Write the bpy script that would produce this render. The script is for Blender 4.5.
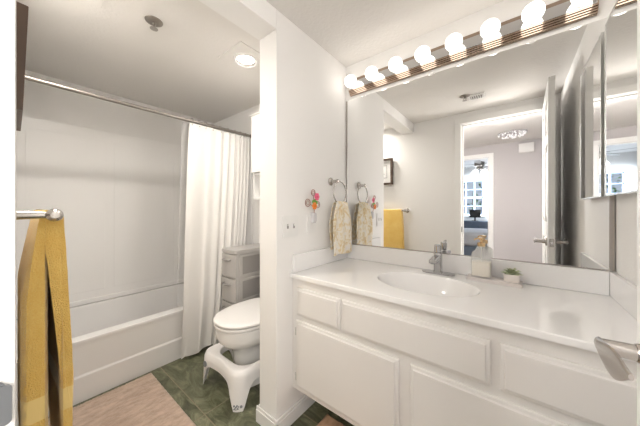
import bpy, bmesh, math, random
from math import sin, cos, pi, radians, sqrt, atan2
from mathutils import Vector, Matrix
random.seed(7)
sc = bpy.context.scene
for o in list(bpy.data.objects):
    bpy.data.objects.remove(o)
C = sc.collection

# ---------------------------------------------------------------- camera, world, lights, exposure
H = 1.15                                  # eye height above the floor
cam = bpy.data.objects.new('camera', bpy.data.cameras.new('camera'))
C.objects.link(cam); sc.camera = cam
cam.location = (0, 0, H)
cam.rotation_euler = (pi / 2, 0, math.atan(195 / 245))
cam.data.sensor_width = 36; cam.data.lens = 245 / 640 * 36
cam.data.shift_y = -4 / 640
cam.data.clip_start = 0.01

sc.view_settings.view_transform = 'Standard'
sc.view_settings.look = 'None'
sc.view_settings.gamma = 1
sc.view_settings.use_curve_mapping = False
sc.view_settings.exposure = 1.2
BULB = 1.7; DOWN = 100.0; DOWN_FILL = 210.0; FANLAMP = 1.3; CRYSTAL = 0.12; SKY = 0.32
HALL_W = 4; FILL_L = 19; FILL_R = 8; BED_W = 26; SUNW = 0

w = bpy.data.worlds.new('world'); sc.world = w; w.use_nodes = True
bgn = w.node_tree.nodes['Background']
bgn.inputs[0].default_value = (0.72, 0.84, 1.0, 1); bgn.inputs[1].default_value = SKY

def area(name, loc, rot, size, size_y, power, col=(1, 1, 1)):
    l = bpy.data.lights.new(name, 'AREA'); l.shape = 'RECTANGLE'; l.size = size; l.size_y = size_y
    l.energy = power; l.color = col
    o = bpy.data.objects.new(name, l); C.objects.link(o); o.location = loc; o.rotation_euler = rot
    return o
# area lamp added at the bedroom window, standing in for its daylight
area('added_window_light', (-1.03, -5.72, 1.5), (radians(90), 0, radians(0)), 1.0, 1.1, BED_W, (0.80, 0.90, 1.0)).rotation_euler = (radians(90), 0, pi)
for hx in (-1.15, 0.85):
    area('hall_ceiling_fill', (hx, -0.95, 2.19), (0, 0, 0), 0.3, 0.3, HALL_W, (1.0, 0.96, 0.93))  # unseen lights added under the hall ceiling to brighten the view
# two unseen one-sided fill lights added beside the doorway, lighting the bathroom through it
for hx, hz, dx, pw in ((-0.82, 1.72, 0.75, FILL_L), (0.62, 1.38, -0.85, FILL_R)):
    l = area('hall_doorway_fill', (hx, -0.62, hz), (0, 0, 0), 0.42, 0.6, pw, (1.0, 0.965, 0.93))
    l.rotation_euler = Vector((dx, 1.0, 0.06 if hz < 1.5 else -0.10)).to_track_quat('-Z', 'Y').to_euler()

# ---------------------------------------------------------------- materials
def mat(name, col, rough=0.5, metal=0.0, bump=0.0, bscale=60, spec=0.5, trans=0.0, emit=None, estr=0, ior=1.45,
        alpha=1.0, coat=0.0, sheen=0.0, var=0.0, vscale=8, sss=0.0, bdist=0.002, col2=None, detail=4, stretch=None):
    m = bpy.data.materials.new(name); m.use_nodes = True
    nt = m.node_tree; b = nt.nodes['Principled BSDF']
    b.inputs['Base Color'].default_value = (*col, 1)
    b.inputs['Roughness'].default_value = rough
    b.inputs['Metallic'].default_value = metal
    b.inputs['Specular IOR Level'].default_value = spec
    b.inputs['IOR'].default_value = ior
    b.inputs['Transmission Weight'].default_value = trans
    b.inputs['Alpha'].default_value = alpha
    b.inputs['Coat Weight'].default_value = coat
    b.inputs['Sheen Weight'].default_value = sheen
    b.inputs['Subsurface Weight'].default_value = sss
    if emit:
        b.inputs['Emission Color'].default_value = (*emit, 1); b.inputs['Emission Strength'].default_value = estr
    tc = nt.nodes.new('ShaderNodeTexCoord')
    mp = nt.nodes.new('ShaderNodeMapping'); nt.links.new(tc.outputs['Object'], mp.inputs['Vector'])
    if stretch: mp.inputs['Scale'].default_value = stretch
    if bump:
        n = nt.nodes.new('ShaderNodeTexNoise'); n.inputs['Scale'].default_value = bscale; n.inputs['Detail'].default_value = detail
        nt.links.new(mp.outputs[0], n.inputs['Vector'])
        bp = nt.nodes.new('ShaderNodeBump'); bp.inputs['Strength'].default_value = bump; bp.inputs['Distance'].default_value = bdist
        nt.links.new(n.outputs['Fac'], bp.inputs['Height']); nt.links.new(bp.outputs[0], b.inputs['Normal'])
    if var or col2:
        n = nt.nodes.new('ShaderNodeTexNoise'); n.inputs['Scale'].default_value = vscale; n.inputs['Detail'].default_value = 5
        nt.links.new(mp.outputs[0], n.inputs['Vector'])
        r = nt.nodes.new('ShaderNodeValToRGB')
        c2 = col2 or tuple(c * (1 - var) for c in col)
        r.color_ramp.elements[0].position = 0.35; r.color_ramp.elements[0].color = (*c2, 1)
        r.color_ramp.elements[1].position = 0.65; r.color_ramp.elements[1].color = (*col, 1)
        nt.links.new(n.outputs['Fac'], r.inputs[0]); nt.links.new(r.outputs[0], b.inputs['Base Color'])
    return m

M = {}
M['wall'] = mat('wall_paint', (0.87, 0.855, 0.835), 0.55, bump=0.25, bscale=140, spec=0.3)
M['wall2'] = mat('hall_paint', (0.56, 0.53, 0.53), 0.6, bump=0.2, bscale=140, spec=0.3)
M['ceil'] = mat('ceiling_texture', (0.80, 0.775, 0.745), 0.7, bump=0.5, bscale=55, spec=0.2, bdist=0.004, detail=3)
M['trim'] = mat('trim_paint', (0.87, 0.86, 0.84), 0.32, bump=0.05, bscale=90)
M['door'] = mat('door_paint', (0.82, 0.81, 0.79), 0.3)
M['vanity'] = mat('vanity_thermofoil', (0.84, 0.815, 0.785), 0.38, bump=0.04, bscale=200, var=0.03, vscale=3)
M['counter'] = mat('cultured_marble', (0.93, 0.92, 0.91), 0.12, coat=0.3, var=0.02, vscale=4)
M['tub'] = mat('tub_enamel', (0.86, 0.845, 0.83), 0.12, coat=0.3)
M['surround'] = mat('surround_acrylic', (0.89, 0.875, 0.855), 0.3, bump=0.03, bscale=8)
M['porcelain'] = mat('porcelain', (0.82, 0.81, 0.79), 0.08, coat=0.4)
M['plastic'] = mat('white_plastic', (0.83, 0.81, 0.79), 0.3)
M['plate'] = mat('switch_plate', (0.84, 0.83, 0.81), 0.3)
M['greyplastic'] = mat('grey_plastic', (0.46, 0.44, 0.42), 0.4)
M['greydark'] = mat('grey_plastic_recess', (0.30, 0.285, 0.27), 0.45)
M['greydot'] = mat('grey_rubber', (0.25, 0.26, 0.27), 0.6)
M['chrome'] = mat('chrome', (0.74, 0.74, 0.75), 0.08, metal=1)
M['darkchrome'] = mat('faucet_chrome', (0.52, 0.52, 0.53), 0.10, metal=1)
M['strike'] = mat('strike_metal', (0.17, 0.18, 0.19), 0.45, metal=0.4)
M['lightmetal'] = mat('satin_frame', (0.80, 0.79, 0.77), 0.3, metal=0.6)
M['nickel'] = mat('brushed_nickel', (0.52, 0.49, 0.465), 0.26, metal=1, bump=0.05, bscale=300, stretch=(1, 1, 12))
M['rod'] = mat('rod_metal', (0.36, 0.33, 0.30), 0.42, metal=1)
M['bronze'] = mat('warm_ridged_metal', (0.46, 0.36, 0.29), 0.16, metal=1)
M['mirror'] = mat('mirror_glass', (0.93, 0.935, 0.93), 0.0, metal=1)
M['mchannel'] = mat('mirror_channel', (0.42, 0.39, 0.36), 0.35, metal=0.7)
M['dark'] = mat('dark_brown_wood', (0.095, 0.060, 0.042), 0.4, bump=0.1, bscale=40, stretch=(1, 1, 0.1))
M['tanback'] = mat('raw_wood', (0.22, 0.13, 0.07), 0.6)
M['paper'] = mat('print_paper', (0.80, 0.79, 0.77), 0.6)
M['ink'] = mat('print_ink', (0.12, 0.12, 0.13), 0.6)
M['black'] = mat('black', (0.02, 0.02, 0.022), 0.3)
M['curtain'] = mat('curtain_cloth', (0.80, 0.78, 0.75), 0.75, bump=0.25, bscale=500, sheen=0.2, bdist=0.001)
M['liner'] = mat('vinyl_liner', (0.85, 0.86, 0.86), 0.2, alpha=0.18)
M['bulb'] = mat('lit_bulb', (1, 1, 1), 0.2, emit=(1.0, 0.95, 0.88), estr=BULB)
M['down'] = mat('lit_downlight', (1, 1, 1), 0.3, emit=(1.0, 0.95, 0.88), estr=DOWN)
M['down_fill'] = mat('added_fill_downlight', (1, 1, 1), 0.3, emit=(1.0, 0.95, 0.88), estr=DOWN_FILL)
M['fanlamp'] = mat('lit_fan_glass', (1, 1, 1), 0.3, emit=(1.0, 0.98, 0.95), estr=FANLAMP)
M['crystal'] = mat('lit_crystal', (0.9, 0.9, 0.92), 0.05, emit=(1, 0.97, 0.95), estr=CRYSTAL)
M['glass'] = mat('clear_glass', (0.93, 0.93, 0.91), 0.05, alpha=0.19)
M['soap'] = mat('cream_soap', (0.92, 0.85, 0.72), 0.25)
M['gold'] = mat('gold_collar', (0.80, 0.58, 0.34), 0.25, metal=1)
M['tray'] = mat('blush_marble_tray', (0.80, 0.745, 0.72), 0.25, var=0.06, vscale=14)
M['pot'] = mat('pot_ceramic', (0.84, 0.78, 0.74), 0.4)
M['succulent'] = mat('succulent_green', (0.30, 0.36, 0.20), 0.45, col2=(0.52, 0.54, 0.36), vscale=40)
M['soil'] = mat('soil', (0.05, 0.035, 0.025), 0.9, bump=0.8, bscale=120)
M['pink'] = mat('pink_petal', (0.86, 0.16, 0.28), 0.4)
M['orange'] = mat('orange_petal', (0.90, 0.28, 0.05), 0.4)
M['green'] = mat('leaf_green', (0.16, 0.42, 0.06), 0.4)
M['copper'] = mat('copper_wire', (0.42, 0.22, 0.18), 0.3, metal=0.8)
M['frost'] = mat('frosted_glass', (0.90, 0.88, 0.90), 0.25, trans=0.25)
M['bluegrey'] = mat('blue_grey_paint', (0.22, 0.28, 0.38), 0.45)
M['bedding'] = mat('bed_linen', (0.75, 0.76, 0.80), 0.85, bump=0.4, bscale=14, bdist=0.02)
M['winframe'] = mat('window_frame_dark', (0.10, 0.13, 0.20), 0.4)
M['wfloor'] = mat('hall_floor', (0.30, 0.24, 0.19), 0.45, var=0.25, vscale=6, stretch=(1, 8, 1))
M['leafout'] = mat('garden_foliage', (0.12, 0.20, 0.10), 0.6)
M['fanblade'] = mat('fan_blade_pale', (0.55, 0.53, 0.52), 0.4)

def towel_mat():
    m = mat('yellow_terry', (0.92, 0.66, 0.25), 0.95, sheen=0.5)
    nt = m.node_tree; b = nt.nodes['Principled BSDF']
    tc = nt.nodes.new('ShaderNodeTexCoord')
    n = nt.nodes.new('ShaderNodeTexNoise'); n.inputs['Scale'].default_value = 330; n.inputs['Detail'].default_value = 3
    nt.links.new(tc.outputs['Object'], n.inputs['Vector'])
    n2 = nt.nodes.new('ShaderNodeTexNoise'); n2.inputs['Scale'].default_value = 14
    nt.links.new(tc.outputs['Object'], n2.inputs['Vector'])
    r = nt.nodes.new('ShaderNodeValToRGB')
    r.color_ramp.elements[0].position = 0.3; r.color_ramp.elements[0].color = (0.88, 0.53, 0.11, 1)
    r.color_ramp.elements[1].position = 0.7; r.color_ramp.elements[1].color = (0.98, 0.71, 0.23, 1)
    ad = nt.nodes.new('ShaderNodeMath'); ad.operation = 'MULTIPLY_ADD'; ad.inputs[1].default_value = 0.6; 
    ml = nt.nodes.new('ShaderNodeMath'); ml.operation = 'MULTIPLY'; ml.inputs[1].default_value = 0.4
    nt.links.new(n2.outputs['Fac'], ml.inputs[0])
    nt.links.new(n.outputs['Fac'], ad.inputs[0]); nt.links.new(ml.outputs[0], ad.inputs[2])
    nt.links.new(ad.outputs[0], r.inputs[0])
    # smooth woven border band (world height 0.56 to 0.63)
    g = nt.nodes.new('ShaderNodeNewGeometry'); s = nt.nodes.new('ShaderNodeSeparateXYZ')
    nt.links.new(g.outputs['Position'], s.inputs[0])
    a = nt.nodes.new('ShaderNodeMath'); a.operation = 'COMPARE'; a.inputs[1].default_value = 0.592; a.inputs[2].default_value = 0.032
    nt.links.new(s.outputs['Z'], a.inputs[0])
    mx = nt.nodes.new('ShaderNodeMixRGB'); mx.inputs[2].default_value = (0.98, 0.74, 0.30, 1)
    nt.links.new(a.outputs[0], mx.inputs[0]); nt.links.new(r.outputs[0], mx.inputs[1]); nt.links.new(mx.outputs[0], b.inputs['Base Color'])
    inv = nt.nodes.new('ShaderNodeMath'); inv.operation = 'SUBTRACT'; inv.inputs[0].default_value = 1.0
    nt.links.new(a.outputs[0], inv.inputs[1])
    bp = nt.nodes.new('ShaderNodeBump'); bp.inputs['Distance'].default_value = 0.004
    nt.links.new(inv.outputs[0], bp.inputs['Strength']); nt.links.new(n.outputs['Fac'], bp.inputs['Height'])
    nt.links.new(bp.outputs[0], b.inputs['Normal'])
    return m
M['towel'] = towel_mat()

def floral_mat():
    m = mat('floral_towel', (0.88, 0.80, 0.66), 0.95, sheen=0.4, bump=0.6, bscale=260, bdist=0.003)
    nt = m.node_tree; b = nt.nodes['Principled BSDF']
    tc = nt.nodes.new('ShaderNodeTexCoord')
    n = nt.nodes.new('ShaderNodeTexNoise'); n.inputs['Scale'].default_value = 24; n.inputs['Detail'].default_value = 4
    n.inputs['Distortion'].default_value = 1.4
    nt.links.new(tc.outputs['Object'], n.inputs['Vector'])
    r = nt.nodes.new('ShaderNodeValToRGB'); e = r.color_ramp.elements
    e[0].position = 0.34; e[0].color = (0.74, 0.56, 0.30, 1)
    e[1].position = 0.62; e[1].color = (0.91, 0.86, 0.78, 1)
    k = e.new(0.46); k.color = (0.84, 0.71, 0.47, 1)
    k = e.new(0.52); k.color = (0.90, 0.82, 0.68, 1)
    k = e.new(0.74); k.color = (0.78, 0.72, 0.66, 1)
    nt.links.new(n.outputs['Fac'], r.inputs[0]); nt.links.new(r.outputs[0], b.inputs['Base Color'])
    return m
M['floral'] = floral_mat()

def rug_mat(name, c1, c2):
    m = mat(name, c1, 0.95, sheen=0.3, bump=0.8, bscale=260, bdist=0.004)
    nt = m.node_tree; b = nt.nodes['Principled BSDF']
    tc = nt.nodes.new('ShaderNodeTexCoord')
    n = nt.nodes.new('ShaderNodeTexNoise'); n.inputs['Scale'].default_value = 38; n.inputs['Detail'].default_value = 8
    mp = nt.nodes.new('ShaderNodeMapping'); mp.inputs['Rotation'].default_value = (0, 0, 0.6); mp.inputs['Scale'].default_value = (1, 0.45, 1)
    nt.links.new(tc.outputs['Object'], mp.inputs[0]); nt.links.new(mp.outputs[0], n.inputs['Vector'])
    r = nt.nodes.new('ShaderNodeValToRGB')
    r.color_ramp.elements[0].position = 0.3; r.color_ramp.elements[0].color = (*c2, 1)
    r.color_ramp.elements[1].position = 0.68; r.color_ramp.elements[1].color = (*c1, 1)
    nt.links.new(n.outputs['Fac'], r.inputs[0]); nt.links.new(r.outputs[0], b.inputs['Base Color'])
    return m
M['rug'] = rug_mat('peach_rug', (0.62, 0.475, 0.375), (0.42, 0.305, 0.23))
M['rug2'] = rug_mat('tan_rug', (0.66, 0.42, 0.25), (0.50, 0.30, 0.17))

def tile_mat():
    m = bpy.data.materials.new('green_slate_tile'); m.use_nodes = True
    nt = m.node_tree; b = nt.nodes['Principled BSDF']
    tc = nt.nodes.new('ShaderNodeTexCoord'); T = 0.347
    mp = nt.nodes.new('ShaderNodeMapping'); mp.inputs['Location'].default_value = (1.358, -0.671, 0)
    nt.links.new(tc.outputs['Object'], mp.inputs[0])
    br = nt.nodes.new('ShaderNodeTexBrick'); br.offset = 0; br.squash = 1
    br.inputs['Scale'].default_value = 1; br.inputs['Brick Width'].default_value = 2 * T; br.inputs['Row Height'].default_value = T
    br.inputs['Mortar Size'].default_value = 0.0032; br.inputs['Mortar Smooth'].default_value = 0.3
    br.inputs['Color1'].default_value = (0.0, 0.0, 0.0, 1); br.inputs['Color2'].default_value = (1, 1, 1, 1)
    nt.links.new(mp.outputs[0], br.inputs['Vector'])
    n = nt.nodes.new('ShaderNodeTexNoise'); n.inputs['Scale'].default_value = 5.5; n.inputs['Detail'].default_value = 9
    n.inputs['Roughness'].default_value = 0.68; n.inputs['Distortion'].default_value = 1.6
    mp2 = nt.nodes.new('ShaderNodeMapping'); mp2.inputs['Rotation'].default_value = (0, 0, 0.9); mp2.inputs['Scale'].default_value = (1, 2.4, 1)
    nt.links.new(tc.outputs['Object'], mp2.inputs[0])
    # every tile shows its own piece of stone
    addv = nt.nodes.new('ShaderNodeVectorMath'); addv.operation = 'ADD'
    scl = nt.nodes.new('ShaderNodeVectorMath'); scl.operation = 'SCALE'; scl.inputs['Scale'].default_value = 3.0
    nt.links.new(br.outputs['Color'], scl.inputs[0]); nt.links.new(mp2.outputs[0], addv.inputs[0]); nt.links.new(scl.outputs[0], addv.inputs[1])
    nt.links.new(addv.outputs[0], n.inputs['Vector'])
    r = nt.nodes.new('ShaderNodeValToRGB'); e = r.color_ramp.elements
    e[0].position = 0.30; e[0].color = (0.052, 0.050, 0.028, 1)
    e[1].position = 0.74; e[1].color = (0.34, 0.335, 0.225, 1)
    k = e.new(0.46); k.color = (0.105, 0.110, 0.062, 1)
    k = e.new(0.58); k.color = (0.175, 0.182, 0.110, 1)
    nt.links.new(n.outputs['Fac'], r.inputs[0])
    mx = nt.nodes.new('ShaderNodeMixRGB'); mx.inputs[2].default_value = (0.24, 0.20, 0.13, 1)
    nt.links.new(br.outputs['Fac'], mx.inputs[0]); nt.links.new(r.outputs[0], mx.inputs[1]); nt.links.new(mx.outputs[0], b.inputs['Base Color'])
    b.inputs['Roughness'].default_value = 0.32
    bp = nt.nodes.new('ShaderNodeBump'); bp.inputs['Strength'].default_value = 0.35; bp.inputs['Distance'].default_value = 0.004
    sub = nt.nodes.new('ShaderNodeMath'); sub.operation = 'SUBTRACT'
    nt.links.new(n.outputs['Fac'], sub.inputs[0]); nt.links.new(br.outputs['Fac'], sub.inputs[1])
    nt.links.new(sub.outputs[0], bp.inputs['Height']); nt.links.new(bp.outputs[0], b.inputs['Normal'])
    return m
M['tile'] = tile_mat()

# ---------------------------------------------------------------- geometry helpers (all world coordinates)
def nb(): return bmesh.new()
def merge(bm, t):
    me = bpy.data.meshes.new('t'); t.to_mesh(me); bm.from_mesh(me); bpy.data.meshes.remove(me); t.free()
def box(bm, x0, x1, y0, y1, z0, z1, bev=0.0, seg=2, mtx=None):
    t = nb(); bmesh.ops.create_cube(t, size=1)
    for v in t.verts:
        v.co = Vector(((x0 + x1) / 2 + v.co.x * (x1 - x0), (y0 + y1) / 2 + v.co.y * (y1 - y0), (z0 + z1) / 2 + v.co.z * (z1 - z0)))
    if bev: bmesh.ops.bevel(t, geom=t.edges[:], offset=bev, segments=seg, affect='EDGES', profile=0.5)
    if mtx: bmesh.ops.transform(t, matrix=mtx, verts=t.verts)
    merge(bm, t)
def loft(bm, rings, cap0=True, cap1=True, closed=True):
    vs = [[bm.verts.new(p) for p in r] for r in rings]; n = len(rings[0])
    for a, b in zip(vs, vs[1:]):
        for i in range(n if closed else n - 1):
            j = (i + 1) % n
            try: bm.faces.new((a[i], a[j], b[j], b[i]))
            except ValueError: pass
    if cap0: bm.faces.new(list(reversed(vs[0])))
    if cap1: bm.faces.new(vs[-1])
def frame_of(d):
    d = Vector(d).normalized(); up = Vector((0, 0, 1)) if abs(d.z) < 0.95 else Vector((1, 0, 0))
    a = d.cross(up).normalized(); b = d.cross(a).normalized(); return a, b
def tube(bm, pts, r, seg=14, caps=True, sq=None):
    pts = [Vector(p) for p in pts]; rr = r if isinstance(r, (list, tuple)) else [r] * len(pts); rings = []
    a0 = None
    for i, p in enumerate(pts):
        d = (pts[min(i + 1, len(pts) - 1)] - pts[max(i - 1, 0)])
        if a0 is None: a, b = frame_of(d)
        else:
            dn = d.normalized(); a = (a0 - dn * a0.dot(dn)).normalized(); b = dn.cross(a)
        if a0 is None: b = d.normalized().cross(a)
        a0 = a
        rings.append([p + a * cos(2 * pi * k / seg) * rr[i] + b * sin(2 * pi * k / seg) * rr[i] for k in range(seg)])
    loft(bm, rings, caps, caps)
def lathe(bm, base, axis, prof, seg=24):
    """prof: list of (distance along axis, radius)"""
    a, b = frame_of(axis); d = Vector(axis).normalized(); base = Vector(base); rings = []
    b = d.cross(a)
    for h, r in prof:
        rings.append([base + d * h + a * cos(2 * pi * k / seg) * max(r, 1e-4) + b * sin(2 * pi * k / seg) * max(r, 1e-4) for k in range(seg)])
    loft(bm, rings)
def ball(bm, c, r, sub=3, sc3=(1, 1, 1)):
    t = nb(); bmesh.ops.create_icosphere(t, subdivisions=sub, radius=1)
    for v in t.verts: v.co = Vector(c) + Vector((v.co.x * r * sc3[0], v.co.y * r * sc3[1], v.co.z * r * sc3[2]))
    merge(bm, t)
def torus(bm, c, n, R, r, seg=40, s2=10, arc=(0, 2 * pi)):
    a, b = frame_of(n); c = Vector(c); full = abs(arc[1] - arc[0] - 2 * pi) < 1e-6
    pts = [c + a * cos(arc[0] + (arc[1] - arc[0]) * k / seg) * R + b * sin(arc[0] + (arc[1] - arc[0]) * k / seg) * R for k in range(seg if full else seg + 1)]
    nn = Vector(n).normalized(); rings = []
    for p in pts:
        o = (p - c).normalized(); rings.append([p + o * cos(2 * pi * k / s2) * r + nn * sin(2 * pi * k / s2) * r for k in range(s2)])
    if full: rings.append(rings[0]); loft(bm, rings, False, False); bmesh.ops.remove_doubles(bm, verts=bm.verts, dist=1e-6)
    else: loft(bm, rings)
def sheet(bm, fn, nu, nv, thick=0.0):
    """fn(u,v)->(x,y,z); with a thickness the sheet is closed into a solid along its normals"""
    P = [[Vector(fn(i / nu, j / nv)) for i in range(nu + 1)] for j in range(nv + 1)]
    F = [[bm.verts.new(p) for p in row] for row in P]
    def quads(G, flip):
        for j in range(nv):
            for i in range(nu):
                q = (G[j][i], G[j][i + 1], G[j + 1][i + 1], G[j + 1][i]); bm.faces.new(tuple(reversed(q)) if flip else q)
    quads(F, False)
    if thick:
        B = []
        for j in range(nv + 1):
            row = []
            for i in range(nu + 1):
                du = P[j][min(i + 1, nu)] - P[j][max(i - 1, 0)]; dv = P[min(j + 1, nv)][i] - P[max(j - 1, 0)][i]
                n = du.cross(dv); n = n.normalized() if n.length > 1e-9 else Vector((0, 0, 1))
                row.append(bm.verts.new(P[j][i] - n * thick))
            B.append(row)
        quads(B, True)
        for i in range(nu):
            bm.faces.new((F[0][i + 1], F[0][i], B[0][i], B[0][i + 1])); bm.faces.new((F[nv][i], F[nv][i + 1], B[nv][i + 1], B[nv][i]))
        for j in range(nv):
            bm.faces.new((F[j][0], F[j + 1][0], B[j + 1][0], B[j][0])); bm.faces.new((F[j + 1][nu], F[j][nu], B[j][nu], B[j + 1][nu]))
def prism(bm, poly, z0, z1, bev=0.0, axis='z'):
    t = nb(); n = len(poly)
    def P(u, v, h): return (u, v, h) if axis == 'z' else ((u, h, v) if axis == 'y' else (h, u, v))
    a = [t.verts.new(P(u, v, z0)) for u, v in poly]; b = [t.verts.new(P(u, v, z1)) for u, v in poly]
    t.faces.new(list(reversed(a))); t.faces.new(b)
    for i in range(n): t.faces.new((a[i], a[(i + 1) % n], b[(i + 1) % n], b[i]))
    if bev: bmesh.ops.bevel(t, geom=[e for e in t.edges], offset=bev, segments=2, affect='EDGES', profile=0.5)
    merge(bm, t)
def rrect(cx, cy, hx, hy, r, n=6):
    out = []
    for q, (sx, sy) in enumerate(((1, 1), (-1, 1), (-1, -1), (1, -1))):
        for k in range(n + 1):
            a = q * pi / 2 + k * pi / 2 / n
            out.append((cx + sx * (hx - r) + r * cos(a), cy + sy * (hy - r) + r * sin(a)))
    return out

OFF = {}
def finish(bm, off, sharp=38):
    bmesh.ops.recalc_face_normals(bm, faces=bm.faces)
    for f in bm.faces: f.smooth = True
    for e in bm.edges:
        if len(e.link_faces) == 2:
            try: e.smooth = e.calc_face_angle() < radians(sharp)
            except ValueError: pass
    for v in bm.verts: v.co -= off
def obj(name, bm, m, parent=None, loc=None, sharp=38):
    off = OFF[parent] if parent is not None else Vector(loc or (0, 0, 0))
    finish(bm, off, sharp)
    me = bpy.data.meshes.new(name); bm.to_mesh(me); bm.free()
    o = bpy.data.objects.new(name, me); C.objects.link(o); me.materials.append(M[m] if isinstance(m, str) else m)
    if parent is not None: o.parent = parent
    else: o.location = off
    OFF[o] = off
    if sharp < 179:
        md = o.modifiers.new('normals', 'WEIGHTED_NORMAL'); md.keep_sharp = True; md.weight = 80
    return o
def thing(name, label, cat, loc, group=None):
    o = bpy.data.objects.new(name, None); o.empty_display_size = 0.05; C.objects.link(o); o.location = loc
    OFF[o] = Vector(loc); return tag(o, label, cat, group)
def tag(o, label, cat, group=None, kind=None):
    o['label'] = label; o['category'] = cat
    if group: o['group'] = group
    if kind: o['kind'] = kind
    return o
def struct(name, bm, m, parent=None, loc=None):
    o = obj(name, bm, m, parent, loc)
    if parent is None: o['kind'] = 'structure'
    return o

# ---------------------------------------------------------------- room shell
XL, XR, YF, YB, ZC = -2.79, 0.312, -0.015, 1.49, 2.165
PX0, PX1, PY = -1.084, -0.946, 0.835           # partition between bath and vanity
JX0, JX1, DH = -0.446, 0.232, 2.05             # door opening
WT = 0.12                                      # wall thickness
b = nb(); box(b, XL - .1, XR + .1, YF - WT, YB + .1, -0.06, 0); struct('floor', b, 'tile')
b = nb(); box(b, XL - .1, XR + .1, YF - WT, YB + .1, ZC, ZC + .06); struct('ceiling', b, 'ceil')
b = nb(); box(b, XL - .1, XR + .1, YB, YB + .1, 0, ZC); struct('wall_back', b, 'wall')
b = nb(); box(b, XL - .1, XL, YF, YB, 0, ZC); struct('wall_left', b, 'wall')
b = nb(); box(b, XR, XR + .1, YF, YB, 0, ZC); struct('wall_right', b, 'wall')
b = nb()
box(b, XL - .1, JX0 - .018, YF - WT, YF, 0, ZC); box(b, JX1 + .012, XR + .1, YF - WT, YF, 0, ZC); box(b, JX0 - .018, JX1 + .012, YF - WT, YF, DH + .018, ZC)
struct('wall_front', b, 'wall')
b = nb(); box(b, PX0, PX1, PY, YB, 0, ZC, 0.004, 2); struct('wall_partition', b, 'wall')
b = nb(); box(b, PX0, PX1, YF, PY, 2.062, ZC, 0.003, 2); struct('trim_1', b, 'wall')
# door jamb lining and casing on the bathroom side and on the hall side
b = nb()
box(b, JX0 - .018, JX0, YF - WT, YF + .004, 0, DH); box(b, JX1, JX1 + .012, YF - WT, YF + .004, 0, DH); box(b, JX0 - .018, JX1 + .012, YF - WT, YF + .004, DH, DH + .018)
box(b, JX0, JX0 + .011, YF - .075, YF - .042, 0, DH); box(b, JX0, JX1, YF - .075, YF - .042, DH - .011, DH)
struct('trim_2', b, 'trim')
def casing(bm, x0, x1, top, y0, y1, wd=0.062):
    s = 1 if y1 > y0 else -1
    for a, c in ((x0 - wd, x0 - .003), (x1 + .003, x1 + wd)):
        box(bm, a, c, min(y0, y1), max(y0, y1), 0, top + .003, 0.004)
    box(bm, x0 - wd, x1 + wd, min(y0, y1), max(y0, y1), top + .003, top + wd, 0.004)
b = nb(); casing(b, JX0, JX1, DH, YF, YF + .018); struct('trim_3', b, 'trim')
def baseboard(name, x0, x1, y0, y1, h=0.085):
    b = nb(); box(b, x0, x1, y0, y1, 0, h * .8, 0.002)
    cx0, cx1, cy0, cy1 = x0, x1, y0, y1
    box(b, x0 + (0.003 if x1 - x0 < .03 else 0), x1 - (0.003 if x1 - x0 < .03 else 0), y0 + (.003 if y1 - y0 < .03 else 0), y1 - (.003 if y1 - y0 < .03 else 0), h * .78, h, 0.003)
    return struct(name, b, 'trim')
baseboard('baseboard_partition', PX1, PX1 + .014, PY - .014, YB)
baseboard('baseboard_end', PX0 - .014, PX1 + .014, PY - .014, PY)
baseboard('baseboard_inner', PX0 - .014, PX0, PY, YB)
baseboard('baseboard_front', -2.02, JX0 - .065, YF, YF + .012)
baseboard('baseboard_right', XR - .012, XR, YF + .02, YB)
baseboard('baseboard_back', PX1 + .010, XR - .014, YB - .012, YB)
baseboard('baseboard_bath', -2.02, PX0 - .016, YB - .012, YB)

# strike plate on the left jamb
b = nb(); z0 = .932
prism(b, [(y, z) for y, z in rrect(-.034, z0, .030, .029, .012)], JX0 + .0002, JX0 + .0016, axis='x')
prism(b, [(y, z) for y, z in rrect(-.006, z0, .006, .022, .005)], JX0 + .0016, JX0 + .0040, axis='x')
tag(obj('strike_plate', b, 'strike', loc=(JX0, -.03, z0)), 'rounded brushed metal strike plate on the near left door jamb', 'strike plate')

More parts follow.
